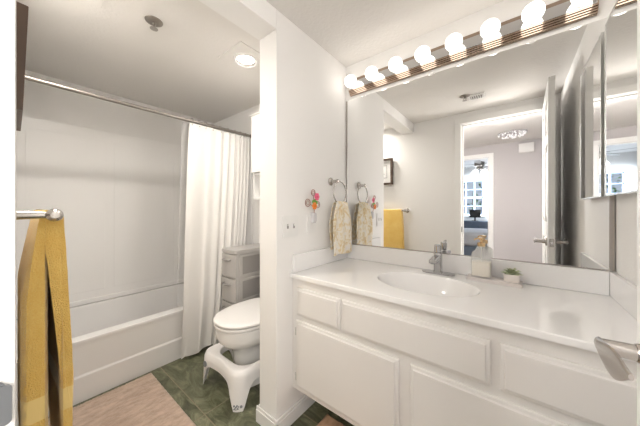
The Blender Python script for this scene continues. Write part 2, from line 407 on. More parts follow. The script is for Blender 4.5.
# ---------------------------------------------------------------- door, opened against the right wall
def build_door():
    wd, ht, tk = 0.71, 2.03, 0.035
    root = bpy.data.objects.new('door_1', None); C.objects.link(root); root['kind'] = 'structure'
    root.location = (0.192, 0.004, 0.012); OFF[root] = Vector((0, 0, 0))
    root.rotation_euler = (0, 0, radians(1.35))
    # local frame: x = thickness (0 = face towards the opening), y = width, z = height
    b = nb(); st = 0.10; mid = 0.09; pw = (wd - 2 * st - mid) / 2
    rails = [(0, .20), (.92, 1.04), (1.60, 1.69), (ht - .115, ht)]
    for y0, y1 in ((0, st), (st + pw, st + pw + mid), (wd - st, wd)): box(b, 0, tk, y0, y1, 0, ht)
    for z0, z1 in rails:
        for y0 in (st, st + pw + mid): box(b, 0, tk, y0, y0 + pw, z0, z1)
    for (a, c) in ((.20, .92), (1.04, 1.60), (1.69, ht - .115)):
        for y0 in (st, st + pw + mid):
            box(b, .009, tk - .009, y0, y0 + pw, a, c)
            for sx in (0, 1):
                xo, xi = ((.009, .002) if sx == 0 else (tk - .009, tk - .002))
                r0 = [(xo, y0 + .02, a + .02), (xo, y0 + pw - .02, a + .02), (xo, y0 + pw - .02, c - .02), (xo, y0 + .02, c - .02)]
                r1 = [(xi, y0 + .045, a + .045), (xi, y0 + pw - .045, a + .045), (xi, y0 + pw - .045, c - .045), (xi, y0 + .045, c - .045)]
                loft(b, [r0, r1], False, True)
    obj('door_panel', b, 'door', root, sharp=12)
    # latch plate in the free edge
    b = nb(); zc = .910
    box(b, tk / 2 - .012, tk / 2 + .012, wd - .001, wd + .0015, zc - .028, zc + .028, .001); obj('latch_plate', b, 'nickel', root)
    b = nb(); box(b, tk / 2 - .006, tk / 2 + .006, wd, wd + .010, zc - .009, zc + .009, .002); obj('latch_bolt', b, 'chrome', root)
    for sgn, x0 in ((-1, 0.0), (1, tk)):
        yc = 0.612
        b = nb(); lathe(b, (x0, yc, zc), (sgn, 0, 0), [(0, .031), (.006, .031), (.010, .027), (.011, .016), (.026, .0145), (.028, .0135)], 32)
        rose = obj('handle_rose', b, 'nickel', root)
        b = nb(); lathe(b, (x0 + sgn * .027, yc, zc), (sgn, 0, 0), [(0, .0115), (.002, .0125), (.034, .0115), (.042, .010), (.044, .006)], 28)
        lev_x = x0 + sgn * .065
        # blade: a curved flat paddle running back towards the hinge
        rings = []
        for k in range(17):
            t = k / 16; y = yc + .010 - .116 * t
            hh = .0100 + .0125 * sin(min(1, t * 1.3) * pi * .6) ** 1.3 - .020 * (max(0, t - .55) / .45) ** 2
            hh = max(hh, .0045)
            zz = zc + .006 * t - .004 * sin(t * pi)
            xx = lev_x - sgn * (.005 * t * t) + sgn * .002 * sin(t * pi)
            th = .0062 - .0035 * t
            rings.append([(xx + th * cos(a), y, zz + hh * sin(a)) for a in [2 * pi * q / 20 for q in range(20)]])
        loft(b, rings)
        obj('lever_handle', b, 'nickel', root, sharp=60)
    for z in (.2, 1.02, 1.82):
        b = nb(); lathe(b, (tk + .004, -.004, z), (0, 0, 1), [(0, .006), (.09, .006)], 14); obj('hinge', b, 'nickel', root)
build_door()

# ---------------------------------------------------------------- bathtub and surround
root = thing('bathtub', 'white alcove bathtub with stepped apron beside the peach bath mat', 'bathtub', (-2.405, .73, 0))
def rr(x0, x1, y0, y1, r, z): return [(x, y, z) for x, y in rrect((x0 + x1) / 2, (y0 + y1) / 2, (x1 - x0) / 2, (y1 - y0) / 2, r, 8)]
b = nb(); X0, X1, Y0, Y1, R = XL + .004, -2.03, YF + .004, YB - .004, .365
loft(b, [rr(X0, X1 + .012, Y0, Y1, .006, 0.001), rr(X0, X1 + .010, Y0, Y1, .006, .143), rr(X0, X1 + .006, Y0, Y1, .006, .152), rr(X0, X1 - .002, Y0, Y1, .006, .162),
         rr(X0, X1 - .003, Y0, Y1, .006, R - .05), rr(X0, X1 + .002, Y0, Y1, .008, R - .022), rr(X0, X1, Y0, Y1, .010, R - .006), rr(X0 + .005, X1 - .007, Y0 + .005, Y1 - .005, .010, R),
         rr(X0 + .045, X1 - .075, Y0 + .07, Y1 - .07, .12, R), rr(X0 + .052, X1 - .085, Y0 + .08, Y1 - .08, .12, R - .012),
         rr(X0 + .09, X1 - .12, Y0 + .14, Y1 - .13, .13, .12), rr(X0 + .12, X1 - .15, Y0 + .20, Y1 - .17, .12, .07), rr(X0 + .16, X1 - .19, Y0 + .26, Y1 - .22, .10, .055)])
obj('tub_shell', b, 'tub', root, sharp=50)
b = nb(); lathe(b, (-2.42, 1.24, .055), (0, 0, 1), [(0, .028), (.003, .028), (.005, .020)], 24); obj('drain', b, 'chrome', root)
root = thing('shower_surround', 'glossy white shower wall panels above the bathtub', 'shower surround', (XL + .1, .73, R))
b = nb(); ZS = 1.822
def surround_panel(bm, fn):  # fn maps (s, z, depth)
    pass
box(b, XL + .001, XL + .014, YF + .002, YB - .002, R + .001, ZS, .004)
for y0, y1 in ((.06, .50), (.56, .98), (1.04, 1.42)):
    box(b, XL + .010, XL + .0165, y0, y1, R + .10, ZS - .08, .004)
box(b, XL + .010, XL + .030, YF + .03, YB - .03, R + .002, R + .040, .008)
obj('back_panel', b, 'surround', root)
b = nb(); box(b, XL + .014, -2.04, YB - .014, YB - .001, R + .001, ZS, .004); obj('end_panel', b, 'surround', root)
b = nb(); box(b, XL + .014, -2.04, YF + .001, YF + .014, R + .001, ZS, .004); obj('end_panel', b, 'surround', root)
# a corner soap shelf moulded into the far corner
b = nb(); prism(b, [(XL + .014, YB - .014), (XL + .014, YB - .19)] + [(XL + .014 + .176 * sin(a), YB - .014 - .176 * cos(a)) for a in [k * pi / 16 for k in range(1, 8)]] + [(XL + .19, YB - .014)], 1.05, 1.07, .004)
obj('soap_shelf', b, 'surround', root)

# ---------------------------------------------------------------- shower rod, curtain, liner
RX, RZ = -2.035, 1.868
root = thing('shower_rod', 'chrome shower curtain rod running above the bathtub', 'curtain rod', (RX, .73, RZ))
b = nb(); tube(b, [(RX, YF + .002 + (YB - YF - .004) * k / 12, RZ - .018 * (1 - k / 12) - .004 * sin(pi * k / 12)) for k in range(13)], .0125, 18); obj('rod', b, 'rod', root)
for y, s in ((YF + .001, 1), (YB - .001, -1)):
    b = nb(); lathe(b, (RX, y, RZ - (.018 if s > 0 else 0)), (0, s, 0), [(0, .030), (.006, .030), (.014, .022), (.028, .018), (.03, .014)], 24); obj('flange', b, 'nickel', root)
root = thing('shower_curtain', 'white cloth shower curtain gathered at the far end of the tub', 'shower curtain', (-2.0, 1.1, 0.03))
NF = 8.5
def curtain_pt(u, v):
    # v 0 top .. 1 bottom
    z = 1.838 - v * (1.838 - .032)
    y0 = .868 - .105 * v ** .8; y1 = 1.445 - .20 * v ** 1.3
    uu = u + .018 * sin(9 * u + 1.5)
    y = y0 + (y1 - y0) * uu + .012 * v * sin(2 * pi * NF * u * .5 + 1)
    amp = .015 + .008 * v
    am = .16 + .84 * min(1, max(0, (u - .38) / .3))
    x = RX + .012 + (.075) * min(1, v / .8) ** 1.1 + amp * am * sin(2 * pi * NF * u ** 1.9 + .8 * sin(3 * u + v * 1.2)) + .006 * v * sin(5 * u * pi + 3 * v)
    if u < .3: x += .010 * v * sin(pi * u / .3)
    return (x, y, z + .008 * sin(u * 17) * v)
b = nb(); sheet(b, curtain_pt, 190, 60, .0016); obj('curtain_cloth', b, 'curtain', root, sharp=80)
for k in range(9):
    u = (k + .35) / 9; p = curtain_pt(u, 0)
    b = nb(); torus(b, (RX, p[1], RZ - .012), (0, 1, .12), .024, .0022, 28, 8)
    ball(b, (p[0], p[1] - .002, p[2] - .014), .006, 1, (1, 1, 1)); obj('curtain_ring', b, 'nickel', root)
def liner_pt(u, v):
    z = 1.834 - v * (1.834 - .19)
    y = .83 + .55 * u
    x = RX - .016 - .115 * v ** .9 + .012 * sin(2 * pi * 6 * u + v)
    return (x, y, z)
b = nb(); sheet(b, liner_pt, 90, 24)
tag(obj('shower_liner', b, 'liner', loc=(-2.1, 1.1, .2)), 'thin translucent shower liner hanging inside the tub behind the white curtain', 'shower liner')

# ---------------------------------------------------------------- toilet
TX = -1.415
root = thing('toilet', 'white two piece toilet with closed lid surrounded by a step stool', 'toilet', (TX, 1.1, 0))
def egg(cx, yb, yf, hw, z, n=44, p=2.25, flat=.0):
    out = []; cy = yb - (yb - yf) * .42
    for k in range(n):
        a = 2 * pi * k / n; c, s = cos(a), sin(a)
        ry = (yb - cy) if s > 0 else (cy - yf)
        q = p + (1.2 if s > 0 else 0)
        rx = abs(c) ** (2 / q) * (1 if c > 0 else -1); sy = abs(s) ** (2 / q) * (1 if s > 0 else -1)
        out.append((cx + hw * rx, cy + ry * sy, z))
    return out
b = nb()
loft(b, [egg(TX, 1.40, .870, .112, 0.001), egg(TX, 1.40, .870, .114, .02), egg(TX, 1.39, .895, .104, .045), egg(TX, 1.38, .900, .100, .14), egg(TX, 1.37, .892, .102, .21), egg(TX, 1.35, .880, .108, .245),
         egg(TX, 1.33, .855, .126, .268), egg(TX, 1.30, .822, .156, .292), egg(TX, 1.28, .800, .174, .318), egg(TX, 1.27, .793, .182, .335), egg(TX, 1.265, .787, .188, .352), egg(TX, 1.265, .786, .190, .39), egg(TX, 1.265, .786, .190, .402), egg(TX, 1.26, .792, .186, .408)])
obj('bowl', b, 'porcelain', root, sharp=60)
b = nb(); box(b, TX - .19, TX + .19, 1.22, 1.45, .36, .408, .012); obj('tank_shelf', b, 'porcelain', root)
b = nb()
loft(b, [egg(TX, 1.255, .783, .190, .4095), egg(TX, 1.257, .777, .195, .414), egg(TX, 1.257, .776, .196, .424), egg(TX, 1.255, .781, .192, .4315)]); obj('seat', b, 'plastic', root, sharp=60)
b = nb()
loft(b, [egg(TX, 1.255, .783, .190, .4345), egg(TX, 1.257, .775, .196, .438), egg(TX, 1.257, .774, .197, .446), egg(TX, 1.253, .780, .192, .453), egg(TX, 1.235, .81, .168, .459), egg(TX, 1.19, .87, .12, .463), egg(TX, 1.12, .95, .06, .465)])
obj('lid', b, 'plastic', root, sharp=60)
for sx in (-1, 1):
    b = nb(); lathe(b, (TX + sx * .075 - .02, 1.262, .437), (1, 0, 0), [(0, .008), (.002, .011), (.038, .011), (.04, .008)], 18); obj('hinge_cap', b, 'plastic', root)
    b = nb(); ball(b, (TX + sx * .123, 1.16, .018), .014, 2, (1, 1, 1.1)); obj('bolt_cap', b, 'plastic', root)
b = nb()
loft(b, [rr(TX - .195, TX + .195, 1.285, 1.465, .035, .409), rr(TX - .205, TX + .205, 1.275, 1.468, .035, .45), rr(TX - .215, TX + .215, 1.265, 1.470, .035, .73), rr(TX - .215, TX + .215, 1.265, 1.470, .035, .742)])
tank = obj('tank', b, 'porcelain', root, sharp=50)
b = nb(); lathe(b, (TX + .15, 1.265, .685), (0, -1, 0), [(0, .014), (.008, .014), (.012, .008)], 16); tube(b, [(TX + .15, 1.252, .685), (TX + .10, 1.248, .680), (TX + .07, 1.248, .676)], [.006, .005, .006], 10)
obj('flush_lever', b, 'chrome', tank)
b = nb(); loft(b, [rr(TX - .222, TX + .222, 1.258, 1.472, .035, .743), rr(TX - .226, TX + .226, 1.254, 1.474, .035, .750), rr(TX - .226, TX + .226, 1.254, 1.474, .035, .768), rr(TX - .218, TX + .218, 1.262, 1.470, .03, .776)]); obj('tank_lid', b, 'porcelain', root, sharp=50)

# ---------------------------------------------------------------- squatting step stool that wraps round the toilet foot
root = thing('step_stool', 'white moulded plastic step stool standing round the toilet base', 'step stool', (TX - .03, .92, 0))
SX0, SX1, SY0, SY1, SZ = -1.637, -1.212, .782, 1.06, .215
cxs = (SX0 + SX1) / 2
def stool_outline(k, n):
    """outer perimeter from the back right corner round the front to the back left corner"""
    t = k / n; w_ = (SX1 - SX0) / 2; r = .07
    L1 = SY1 - SY0 - r; La = r * pi / 2; L2 = 2 * (w_ - r); tot = 2 * L1 + 2 * La + L2; s = t * tot
    if s < L1: return Vector((SX1, SY1 - s, 0)), Vector((1, 0, 0)), s, tot
    if s < L1 + La:
        a = (s - L1) / r; return Vector((SX1 - r + r * cos(a), SY0 + r - r * sin(a), 0)), Vector((cos(a), -sin(a), 0)), s, tot
    if s < L1 + La + L2:
        q = s - L1 - La; x = SX1 - r - q; dip = .012 * sin(pi * q / L2) ** 2
        return Vector((x, SY0 + dip, 0)), Vector((0, -1, 0)), s, tot
    if s < L1 + 2 * La + L2:
        a = (s - L1 - La - L2) / r; return Vector((SX0 + r - r * sin(a), SY0 + r - r * cos(a), 0)), Vector((-sin(a), -cos(a), 0)), s, tot
    q = s - L1 - 2 * La - L2; return Vector((SX0, SY0 + r + q, 0)), Vector((-1, 0, 0)), s, tot
NS = 96; r_ = .07; L1 = SY1 - SY0 - r_; La = r_ * pi / 2; L2 = SX1 - SX0 - 2 * r_
legs_s = [0.0, L1 + La / 2, L1 + La * 1.5 + L2, 2 * L1 + 2 * La + L2]
def lower(s):
    d = min(abs(s - q) for q in legs_s); hw = .027
    if d < hw: return 0.001
    front = L1 + La < s < L1 + La + L2
    top = .145 if front else .135
    t = min(1, (d - hw) / .085); return .001 + top * (1 - (1 - t) ** 2.6)
outer, inner = [], []
def cut(k, n):
    """inner U edge matching the outer point"""
    t = k / n; hw = .158; yb = SY1; yf = SY0 + .062
    L = (yb - yf - .09); La_ = .09 * pi / 2; L2_ = 2 * (hw - .09); tot = 2 * L + 2 * La_ + L2_; s = t * tot
    if s < L: return Vector(((TX + .012) + hw, yb - s, 0))
    if s < L + La_: a = (s - L) / .09; return Vector(((TX + .012) + hw - .09 + .09 * cos(a), yf + .09 - .09 * sin(a), 0))
    if s < L + La_ + L2_: return Vector(((TX + .012) + hw - .09 - (s - L - La_), yf, 0))
    if s < L + 2 * La_ + L2_: a = (s - L - La_ - L2_) / .09; return Vector(((TX + .012) - hw + .09 - .09 * sin(a), yf + .09 - .09 * cos(a), 0))
    return Vector(((TX + .012) - hw, yf + .09 + (s - L - 2 * La_ - L2_), 0))
rows = [[] for _ in range(9)]
for k in range(NS + 1):
    p, nrm, s, tot = stool_outline(k, NS); c = cut(k, NS); lo = lower(s)
    rows[0].append(Vector((c.x, c.y, SZ - .045))); rows[1].append(Vector((c.x, c.y, SZ - .008)))
    d = (Vector((p.x, p.y, 0)) - c).normalized()
    rows[2].append(c + d * .008 + Vector((0, 0, SZ)))
    rows[3].append(p - nrm * .022 + Vector((0, 0, SZ + .002)))
    rows[4].append(p - nrm * .008 + Vector((0, 0, SZ - .006)))
    rows[5].append(p + nrm * .002 + Vector((0, 0, SZ - .030)))
    for r, f in ((6, .35), (7, .7), (8, 1.0)):
        z = (SZ - .03) * (1 - f) + lo * f
        rows[r].append(p + nrm * (.002 + 0.009 * (SZ - .03 - z) / (SZ - .03)) + Vector((0, 0, z)))
b = nb(); sheet(b, lambda u, v: rows[min(8, int(round(v * 8)))][min(NS, int(round(u * NS)))], NS, 8, .006)
obj('stool_body', b, 'plastic', root, sharp=60)
for s, zc in ((L1 + La + L2 - .004, .152),):
    t = s / (2 * L1 + 2 * La + L2); p, nrm, _, _ = stool_outline(t * NS, NS)
    q = p + nrm * (.002 + 0.009 * (SZ - .03 - zc) / (SZ - .03)) + Vector((0, 0, zc))
    b = nb(); lathe(b, q + nrm * .003, nrm + Vector((0, 0, .05)), [(0, .018), (.005, .018), (.006, .015)], 24); obj('grey_disc', b, 'greydot', root)
t = legs_s[1] / (2 * L1 + 2 * La + L2); p, nrm, _, _ = stool_outline(t * NS, NS)
q = p + nrm * (.002 + 0.009 * (SZ - .03 - .03) / (SZ - .03)) + Vector((0, 0, .03)); tang = Vector((-nrm.y, nrm.x, 0))
b = nb()
for i, (du, dz, rr_) in enumerate(((-.022, .006, .005), (-.012, -.001, .005), (-.018, -.009, .004), (-.006, .006, .005), (-.002, -.007, .004), (.003, .001, .004))):
    ball(b, q + tang * du + Vector((0, 0, dz)) + nrm * .0006, rr_, 2, (1, 1, 1.0))
tube(b, [q + tang * -.028 + Vector((0, 0, -.012)) + nrm * .001, q + tang * -.012 + Vector((0, 0, -.015)) + nrm * .002, q + tang * .004 + Vector((0, 0, -.012)) + nrm * .001], .0018, 6)
obj('printed_emblem', b, 'greydot', root)
b = nb(); lathe(b, q + tang * .017 - nrm * .001, nrm, [(0, .0075), (.003, .0075), (.0035, .006)], 20); obj('grey_disc', b, 'greydot', root)

# ---------------------------------------------------------------- plastic drawer tower
DX0, DX1, DY0, DY1, DT = -1.918, -1.706, 1.085, 1.465, .822
root = thing('drawer_tower', 'slim grey plastic drawer tower between toilet and shower curtain', 'drawer tower', ((DX0 + DX1) / 2, (DY0 + DY1) / 2, 0))
b = nb(); box(b, DX0 + .004, DX1 - .004, DY0 + .012, DY1, .012, DT - .022, .012, 3)
for k in range(4):
    z0 = .022 + k * .196
obj('tower_body', b, 'greyplastic', root)
b = nb(); prism(b, rrect((DX0 + DX1) / 2, (DY0 + DY1) / 2 - .002, (DX1 - DX0) / 2 + .002, (DY1 - DY0) / 2 + .004, .03), DT - .026, DT, .006); obj('tower_top', b, 'greyplastic', root)
for k in range(4):
    z0 = .018 + k * .195; z1 = z0 + .186
    b = nb()
    for a_, c_ in ((DY0 + .062, DY1 - .03),):
        r0 = [(DX1 - .003, a_, z0 + .02), (DX1 - .003, c_, z0 + .02), (DX1 - .003, c_, z1 - .02), (DX1 - .003, a_, z1 - .02)]
        # raised frame round a recessed side panel
        box(b, DX1 - .006, DX1 + .003, a_ - .026, a_, z0 + .006, z1 - .006, .001); box(b, DX1 - .006, DX1 + .003, c_, c_ + .014, z0 + .006, z1 - .006, .001)
        box(b, DX1 - .006, DX1 + .003, a_, c_, z0 + .006, z0 + .022, .001); box(b, DX1 - .006, DX1 + .003, a_, c_, z1 - .022, z1 - .006, .001)
    obj('side_frame', b, 'greyplastic', root)
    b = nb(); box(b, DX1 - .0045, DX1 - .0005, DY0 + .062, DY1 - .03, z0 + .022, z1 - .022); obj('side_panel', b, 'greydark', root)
    b = nb()  # bowed drawer front
    n = 12; poly = [(DX0 + .006, DY0 + .02)] + [(DX0 + .006 + (DX1 - DX0 - .012) * i / n, DY0 + .004 - .012 * sin(pi * i / n)) for i in range(n + 1)] + [(DX1 - .006, DY0 + .02)]
    prism(b, poly, z0 + .003, z1 - .002, .002); dr = obj('drawer', b, 'greyplastic', root)
    b = nb(); xm = (DX0 + DX1) / 2
    tube(b, [(xm - .045, DY0 - .004, z1 - .045), (xm - .04, DY0 - .022, z1 - .045), (xm, DY0 - .026, z1 - .048), (xm + .04, DY0 - .022, z1 - .045), (xm + .045, DY0 - .004, z1 - .045)], .009, 10); obj('drawer_handle', b, 'greydark', dr)

# ---------------------------------------------------------------- cabinet above the toilet
cx0, cx1, cy0 = -1.775, -1.165, 1.30
root = thing('wall_cabinet', 'white wooden wall cabinet with open shelf hung above the toilet', 'cabinet', ((cx0 + cx1) / 2, 1.395, 1.225))
b = nb(); box(b, cx0, cx0 + .018, cy0, YB - .001, 1.235, 1.93, .002); box(b, cx1 - .018, cx1, cy0, YB - .001, 1.235, 1.93, .002)
box(b, cx0 + .018, cx1 - .018, cy0, YB - .001, 1.235, 1.253, .002); box(b, cx0 + .018, cx1 - .018, cy0, YB - .001, 1.44, 1.458, .002); box(b, cx0 + .018, cx1 - .018, YB - .008, YB - .001, 1.253, 1.93)
box(b, cx0, cx1, cy0, YB - .001, 1.912, 1.93, .002)
obj('cabinet_body', b, 'trim', root)
b = nb(); box(b, cx0 - .022, cx1 + .022, cy0 - .024, YB - .001, 1.948, 1.964, .004); box(b, cx0 - .012, cx1 + .012, cy0 - .014, YB - .001, 1.930, 1.948, .005); obj('cornice', b, 'trim', root)
xm = (cx0 + cx1) / 2
for a_, c_, s in ((cx0 + .003, xm - .002, 1), (xm + .002, cx1 - .003, -1)):
    b = nb(); box(b, a_, c_, cy0 - .018, cy0 - .001, 1.462, 1.925, .002)
    box(b, a_, a_ + .045, cy0 - .022, cy0 - .016, 1.462, 1.925, .001); box(b, c_ - .045, c_, cy0 - .022, cy0 - .016, 1.462, 1.925, .001)
    box(b, a_ + .045, c_ - .045, cy0 - .022, cy0 - .016, 1.462, 1.507, .001); box(b, a_ + .045, c_ - .045, cy0 - .022, cy0 - .016, 1.88, 1.925, .001)
    d = obj('cabinet_door', b, 'trim', root)
    b = nb(); ball(b, ((c_ - .022) if s > 0 else (a_ + .022), cy0 - .034, 1.56), .011, 2); lathe(b, ((c_ - .022) if s > 0 else (a_ + .022), cy0 - .022, 1.56), (0, -1, 0), [(0, .005), (.01, .005)], 10); obj('knob', b, 'nickel', d)
    for z in (1.51, 1.865):
        b = nb(); xh = a_ if s > 0 else c_
        lathe(b, (xh - s * .002, cy0 - .012, z - .018), (0, 0, 1), [(0, .005), (.036, .005)], 10); obj('door_hinge', b, 'nickel', d)

# ---------------------------------------------------------------- bath mats
def make_rug(name, x0, x1, y0, y1, m, label, seed, hgt=.014):
    rnd = random.Random(seed); b = nb(); step = .0065
    nx, ny = int((x1 - x0) / step), int((y1 - y0) / step); jit = {}
    def f(u, v):
        x = x0 + (x1 - x0) * u; y = y0 + (y1 - y0) * v
        e = min(u * (x1 - x0), (1 - u) * (x1 - x0), v * (y1 - y0), (1 - v) * (y1 - y0))
        h = hgt * min(1, (e / .012)) ** .5 if e > 0 else 0
        k = (round(u * nx), round(v * ny))
        if k not in jit: jit[k] = (rnd.uniform(-.0022, .0022), rnd.uniform(-.0016, .0016), rnd.uniform(-.0016, .0016))
        j = jit[k]
        return (x + j[1], y + j[2], .0015 + h + (j[0] if e > .004 else 0))
    sheet(b, f, nx, ny)
    box(b, x0 + .004, x1 - .004, y0 + .004, y1 - .004, .0004, .004)
    return tag(obj(name, b, m, loc=((x0 + x1) / 2, (y0 + y1) / 2, 0), sharp=180), label, 'bath mat')
make_rug('bath_mat', -1.985, -1.13, .10, .607, 'rug', 'peach pile bath mat lying along the bathtub', 3)
make_rug('bath_mat', -.822, -.02, .58, 1.095, 'rug2', 'tan pile bath mat on the tiles under the vanity', 5)

# ---------------------------------------------------------------- vanity cabinet
VZ = .805 - .022      # underside of the counter top
VX0, VX1 = PX1 + .0155, XR - .0005
FY = .962
root = thing('vanity_cabinet', 'long white wall-hung vanity cabinet under the white countertop', 'cabinet', ((VX0 + VX1) / 2, 1.2, .2))
b = nb()
zb, FP = .188, .966
box(b, VX0, VX0 + .016, FP, YB - .014, zb, VZ - .001); box(b, VX1 - .016, VX1, FP, YB - .014, zb, VZ - .001); box(b, VX0 + .016, VX1 - .016, FP, YB - .014, zb, zb + .016)
box(b, VX0 + .016, VX1 - .016, YB - .03, YB - .014, zb + .016, VZ - .001)
obj('cabinet_box', b, 'vanity', root)
b = nb()  # face frame
z_top, z_r1, z_r2 = VZ - .001, .745, .575
fx0 = PX1 + .0012
box(b, fx0, VX1, FP - .018, FP, zb - .002, .230); box(b, fx0, VX1, FP - .018, FP, .545, .605); box(b, fx0, VX1, FP - .018, FP, .72, z_top)
for a_, c_ in ((fx0, -.885), (-.65, -.60), (-.08, -.02), (VX1 - .03, VX1)): box(b, a_, c_, FP - .018, FP, .605, .72)
for a_, c_ in ((fx0, -.885), (-.38, -.29), (.21, VX1)): box(b, a_, c_, FP - .018, FP, .230, .545)
obj('face_frame', b, 'vanity', root)
def front(name, x0, x1, z0, z1):
    b = nb(); y = FP - .0185; t = .017; e = .011
    R_ = [(x0, z0), (x1, z0), (x1, z1), (x0, z1)]
    def ring(i, yy): return [(x0 + i, yy, z0 + i), (x1 - i, yy, z0 + i), (x1 - i, yy, z1 - i), (x0 + i, yy, z1 - i)]
    loft(b, [ring(0, y), ring(0, y - .008), ring(.003, y - .0105), ring(e, y - .0125), ring(e + .003, y - t), ring(e + .006, y - t - .001)])
    return obj(name, b, 'vanity', root, sharp=20)
front('drawer_front', -.905, -.632, .590, .735)
front('drawer_front', -.619, -.060, .590, .735)
front('drawer_front', -.037, .295, .590, .735)
for a_, c_, hs in ((-.911, -.356, (-.9125,)), (-.311, .262, (.264,))):
    d = front('cabinet_door', a_, c_, .212, .562)
    for z in (.26, .50):
        b = nb(); lathe(b, (hs[0], FP - .024, z - .02), (0, 0, 1), [(0, .0035), (.04, .0035)], 10); obj('door_hinge', b, 'nickel', d)

# ---------------------------------------------------------------- counter top with moulded basin
CZ = .805
root = thing('countertop', 'glossy white vanity countertop with moulded oval basin', 'countertop', (-.3, 1.2, CZ - .022))
kx0, kx1, ky0, ky1 = PX1 + .001, XR - .001, .930, YB - .001
SX, SY, RA, RB = -.335, 1.205, .222, .158
def rect_pt(a):
    dx, dy = cos(a), sin(a); t = 1e9
    if dx > 1e-9: t = min(t, (kx1 - SX) / dx)
    if dx < -1e-9: t = min(t, (kx0 - SX) / dx)
    if dy > 1e-9: t = min(t, (ky1 - SY) / dy)
    if dy < -1e-9: t = min(t, (ky0 - SY) / dy)
    return (SX + dx * t, SY + dy * t)
angs = sorted([2 * pi * k / 88 for k in range(88)] + [atan2(y - SY, x - SX) % (2 * pi) for x in (kx0, kx1) for y in (ky0, ky1)])
def ell(ra, rb, z, dy=0): return [(SX + ra * cos(atan2(sin(a) / rb, cos(a) / ra)), SY + dy + rb * sin(atan2(sin(a) / rb, cos(a) / ra)), z) for a in angs]
outer_ = [rect_pt(a) for a in angs]
def shrink(p, e): return (min(max(p[0], kx0 + e), kx1 - e), min(max(p[1], ky0 + e), ky1 - e))
b = nb()
loft(b, [ell(RA + .012, RB + .012, CZ - .022), [(x, y, CZ - .022) for x, y in outer_], [(x, y, CZ - .005) for x, y in outer_], [(*shrink(p, .0015), CZ - .0015) for p in outer_], [(*shrink(p, .005), CZ) for p in outer_],
         ell(RA + .006, RB + .006, CZ), ell(RA + .001, RB + .001, CZ - .0010)], False, False)
obj('counter_slab', b, 'counter', root, sharp=50)
b = nb()
prof = [(1.003, .001), (.985, .006), (.96, .016), (.92, .034), (.86, .058), (.76, .085), (.60, .108), (.40, .122), (.2, .128), (.09, .130)]
loft(b, [ell(RA * k, RB * k, CZ - d) for k, d in prof] + [ell(RA * k, RB * k, CZ - d - .008) for k, d in reversed(prof[1:])], False, False)
sink = obj('sink_basin', b, 'counter', root, sharp=70)
b = nb(); lathe(b, (SX, SY, CZ - .1305), (0, 0, 1), [(0, .023), (.004, .023), (.006, .018), (.0065, .004)], 28); obj('drain', b, 'chrome', sink)
b = nb(); box(b, kx0 + .018, kx1 - .018, YB - .020, YB - .001, CZ + .0002, CZ + .097, .004); obj('backsplash', b, 'counter', root)
for x0 in (kx0, kx1 - .018):
    b = nb(); box(b, x0, x0 + .018, .942, YB - .001, CZ + .0002, CZ + .097, .004); obj('side_splash', b, 'counter', root)

# ---------------------------------------------------------------- wall mirror
mz0, mz1 = CZ + .099, 1.916
mx0, mx1 = -.932, .294
root = thing('wall_mirror', 'large frameless mirror above the vanity backsplash', 'mirror', ((mx0 + mx1) / 2, YB - .003, mz0))
b = nb(); box(b, mx0, mx1, YB - .0065, YB - .001, mz0 + .002, mz1); obj('mirror_glass', b, 'mirror', root)
b = nb(); box(b, mx1, mx1 + .015, YB - .010, YB - .001, mz0, mz1 - .3, .001); obj('edge_channel', b, 'mchannel', root)
b = nb(); box(b, mx0 - .010, mx0, YB - .010, YB - .001, mz0, mz1, .001); obj('edge_channel', b, 'mchannel', root)
b = nb(); box(b, mx0, mx1, YB - .0095, YB - .001, mz0 - .0015, mz0 + .004, .0008); obj('bottom_channel', b, 'nickel', root)
for x in (-.80, .06, -.37):
    b = nb(); lathe(b, (x, YB - .001, mz1 + .002), (0, -1, 0), [(0, .011), (.008, .011), (.011, .007)], 18); obj('mirror_clip', b, 'plastic', root)

# ---------------------------------------------------------------- vanity light bar
lx0, lx1, lz0, lz1 = -.905, .262, 1.942, 2.054
LC = (lz0 + lz1) / 2
root = thing('vanity_light', 'chrome light bar with eight round bulbs above the mirror', 'light fixture', ((lx0 + lx1) / 2, YB, LC))
b = nb()
secp = [(YB - .001, lz0), (YB - .012, lz0)]
for k in range(4):
    y = YB - .014 - k * .006; z = lz0 + .002 + k * .0072
    secp += [(y, z), (y - .0028, z + .0006), (y - .003, z + .0068)]
up = [(y, 2 * LC - z) for y, z in reversed(secp)]
loft(b, [[(x, y, z) for y, z in secp + up] for x in (lx0, lx1)])
obj('fixture_housing', b, 'bronze', root, sharp=20)
b = nb(); box(b, lx0 + .004, lx1 - .004, YB - .0375, YB - .034, lz0 + .031, lz1 - .031, .001); obj('face_plate', b, 'chrome', root)
bulbs = []
for k in range(8):
    x = -.855 + k * .1527
    b = nb(); lathe(b, (x, YB - .0376, LC), (0, -1, 0), [(0, .021), (.003, .021), (.004, .0175), (.010, .0165), (.012, .014)], 24); obj('socket', b, 'nickel', root)
    b = nb(); r = .0395; prof = [(.0, .0125), (.006, .0135)]
    for q in range(1, 17):
        a = pi * (.12 + .88 * q / 16); prof.append((.0445 - r * cos(a), r * sin(a)))
    lathe(b, (x, YB - .0455, LC), (0, -1, 0), prof, 24); obj('bulb', b, 'bulb', root, sharp=80)

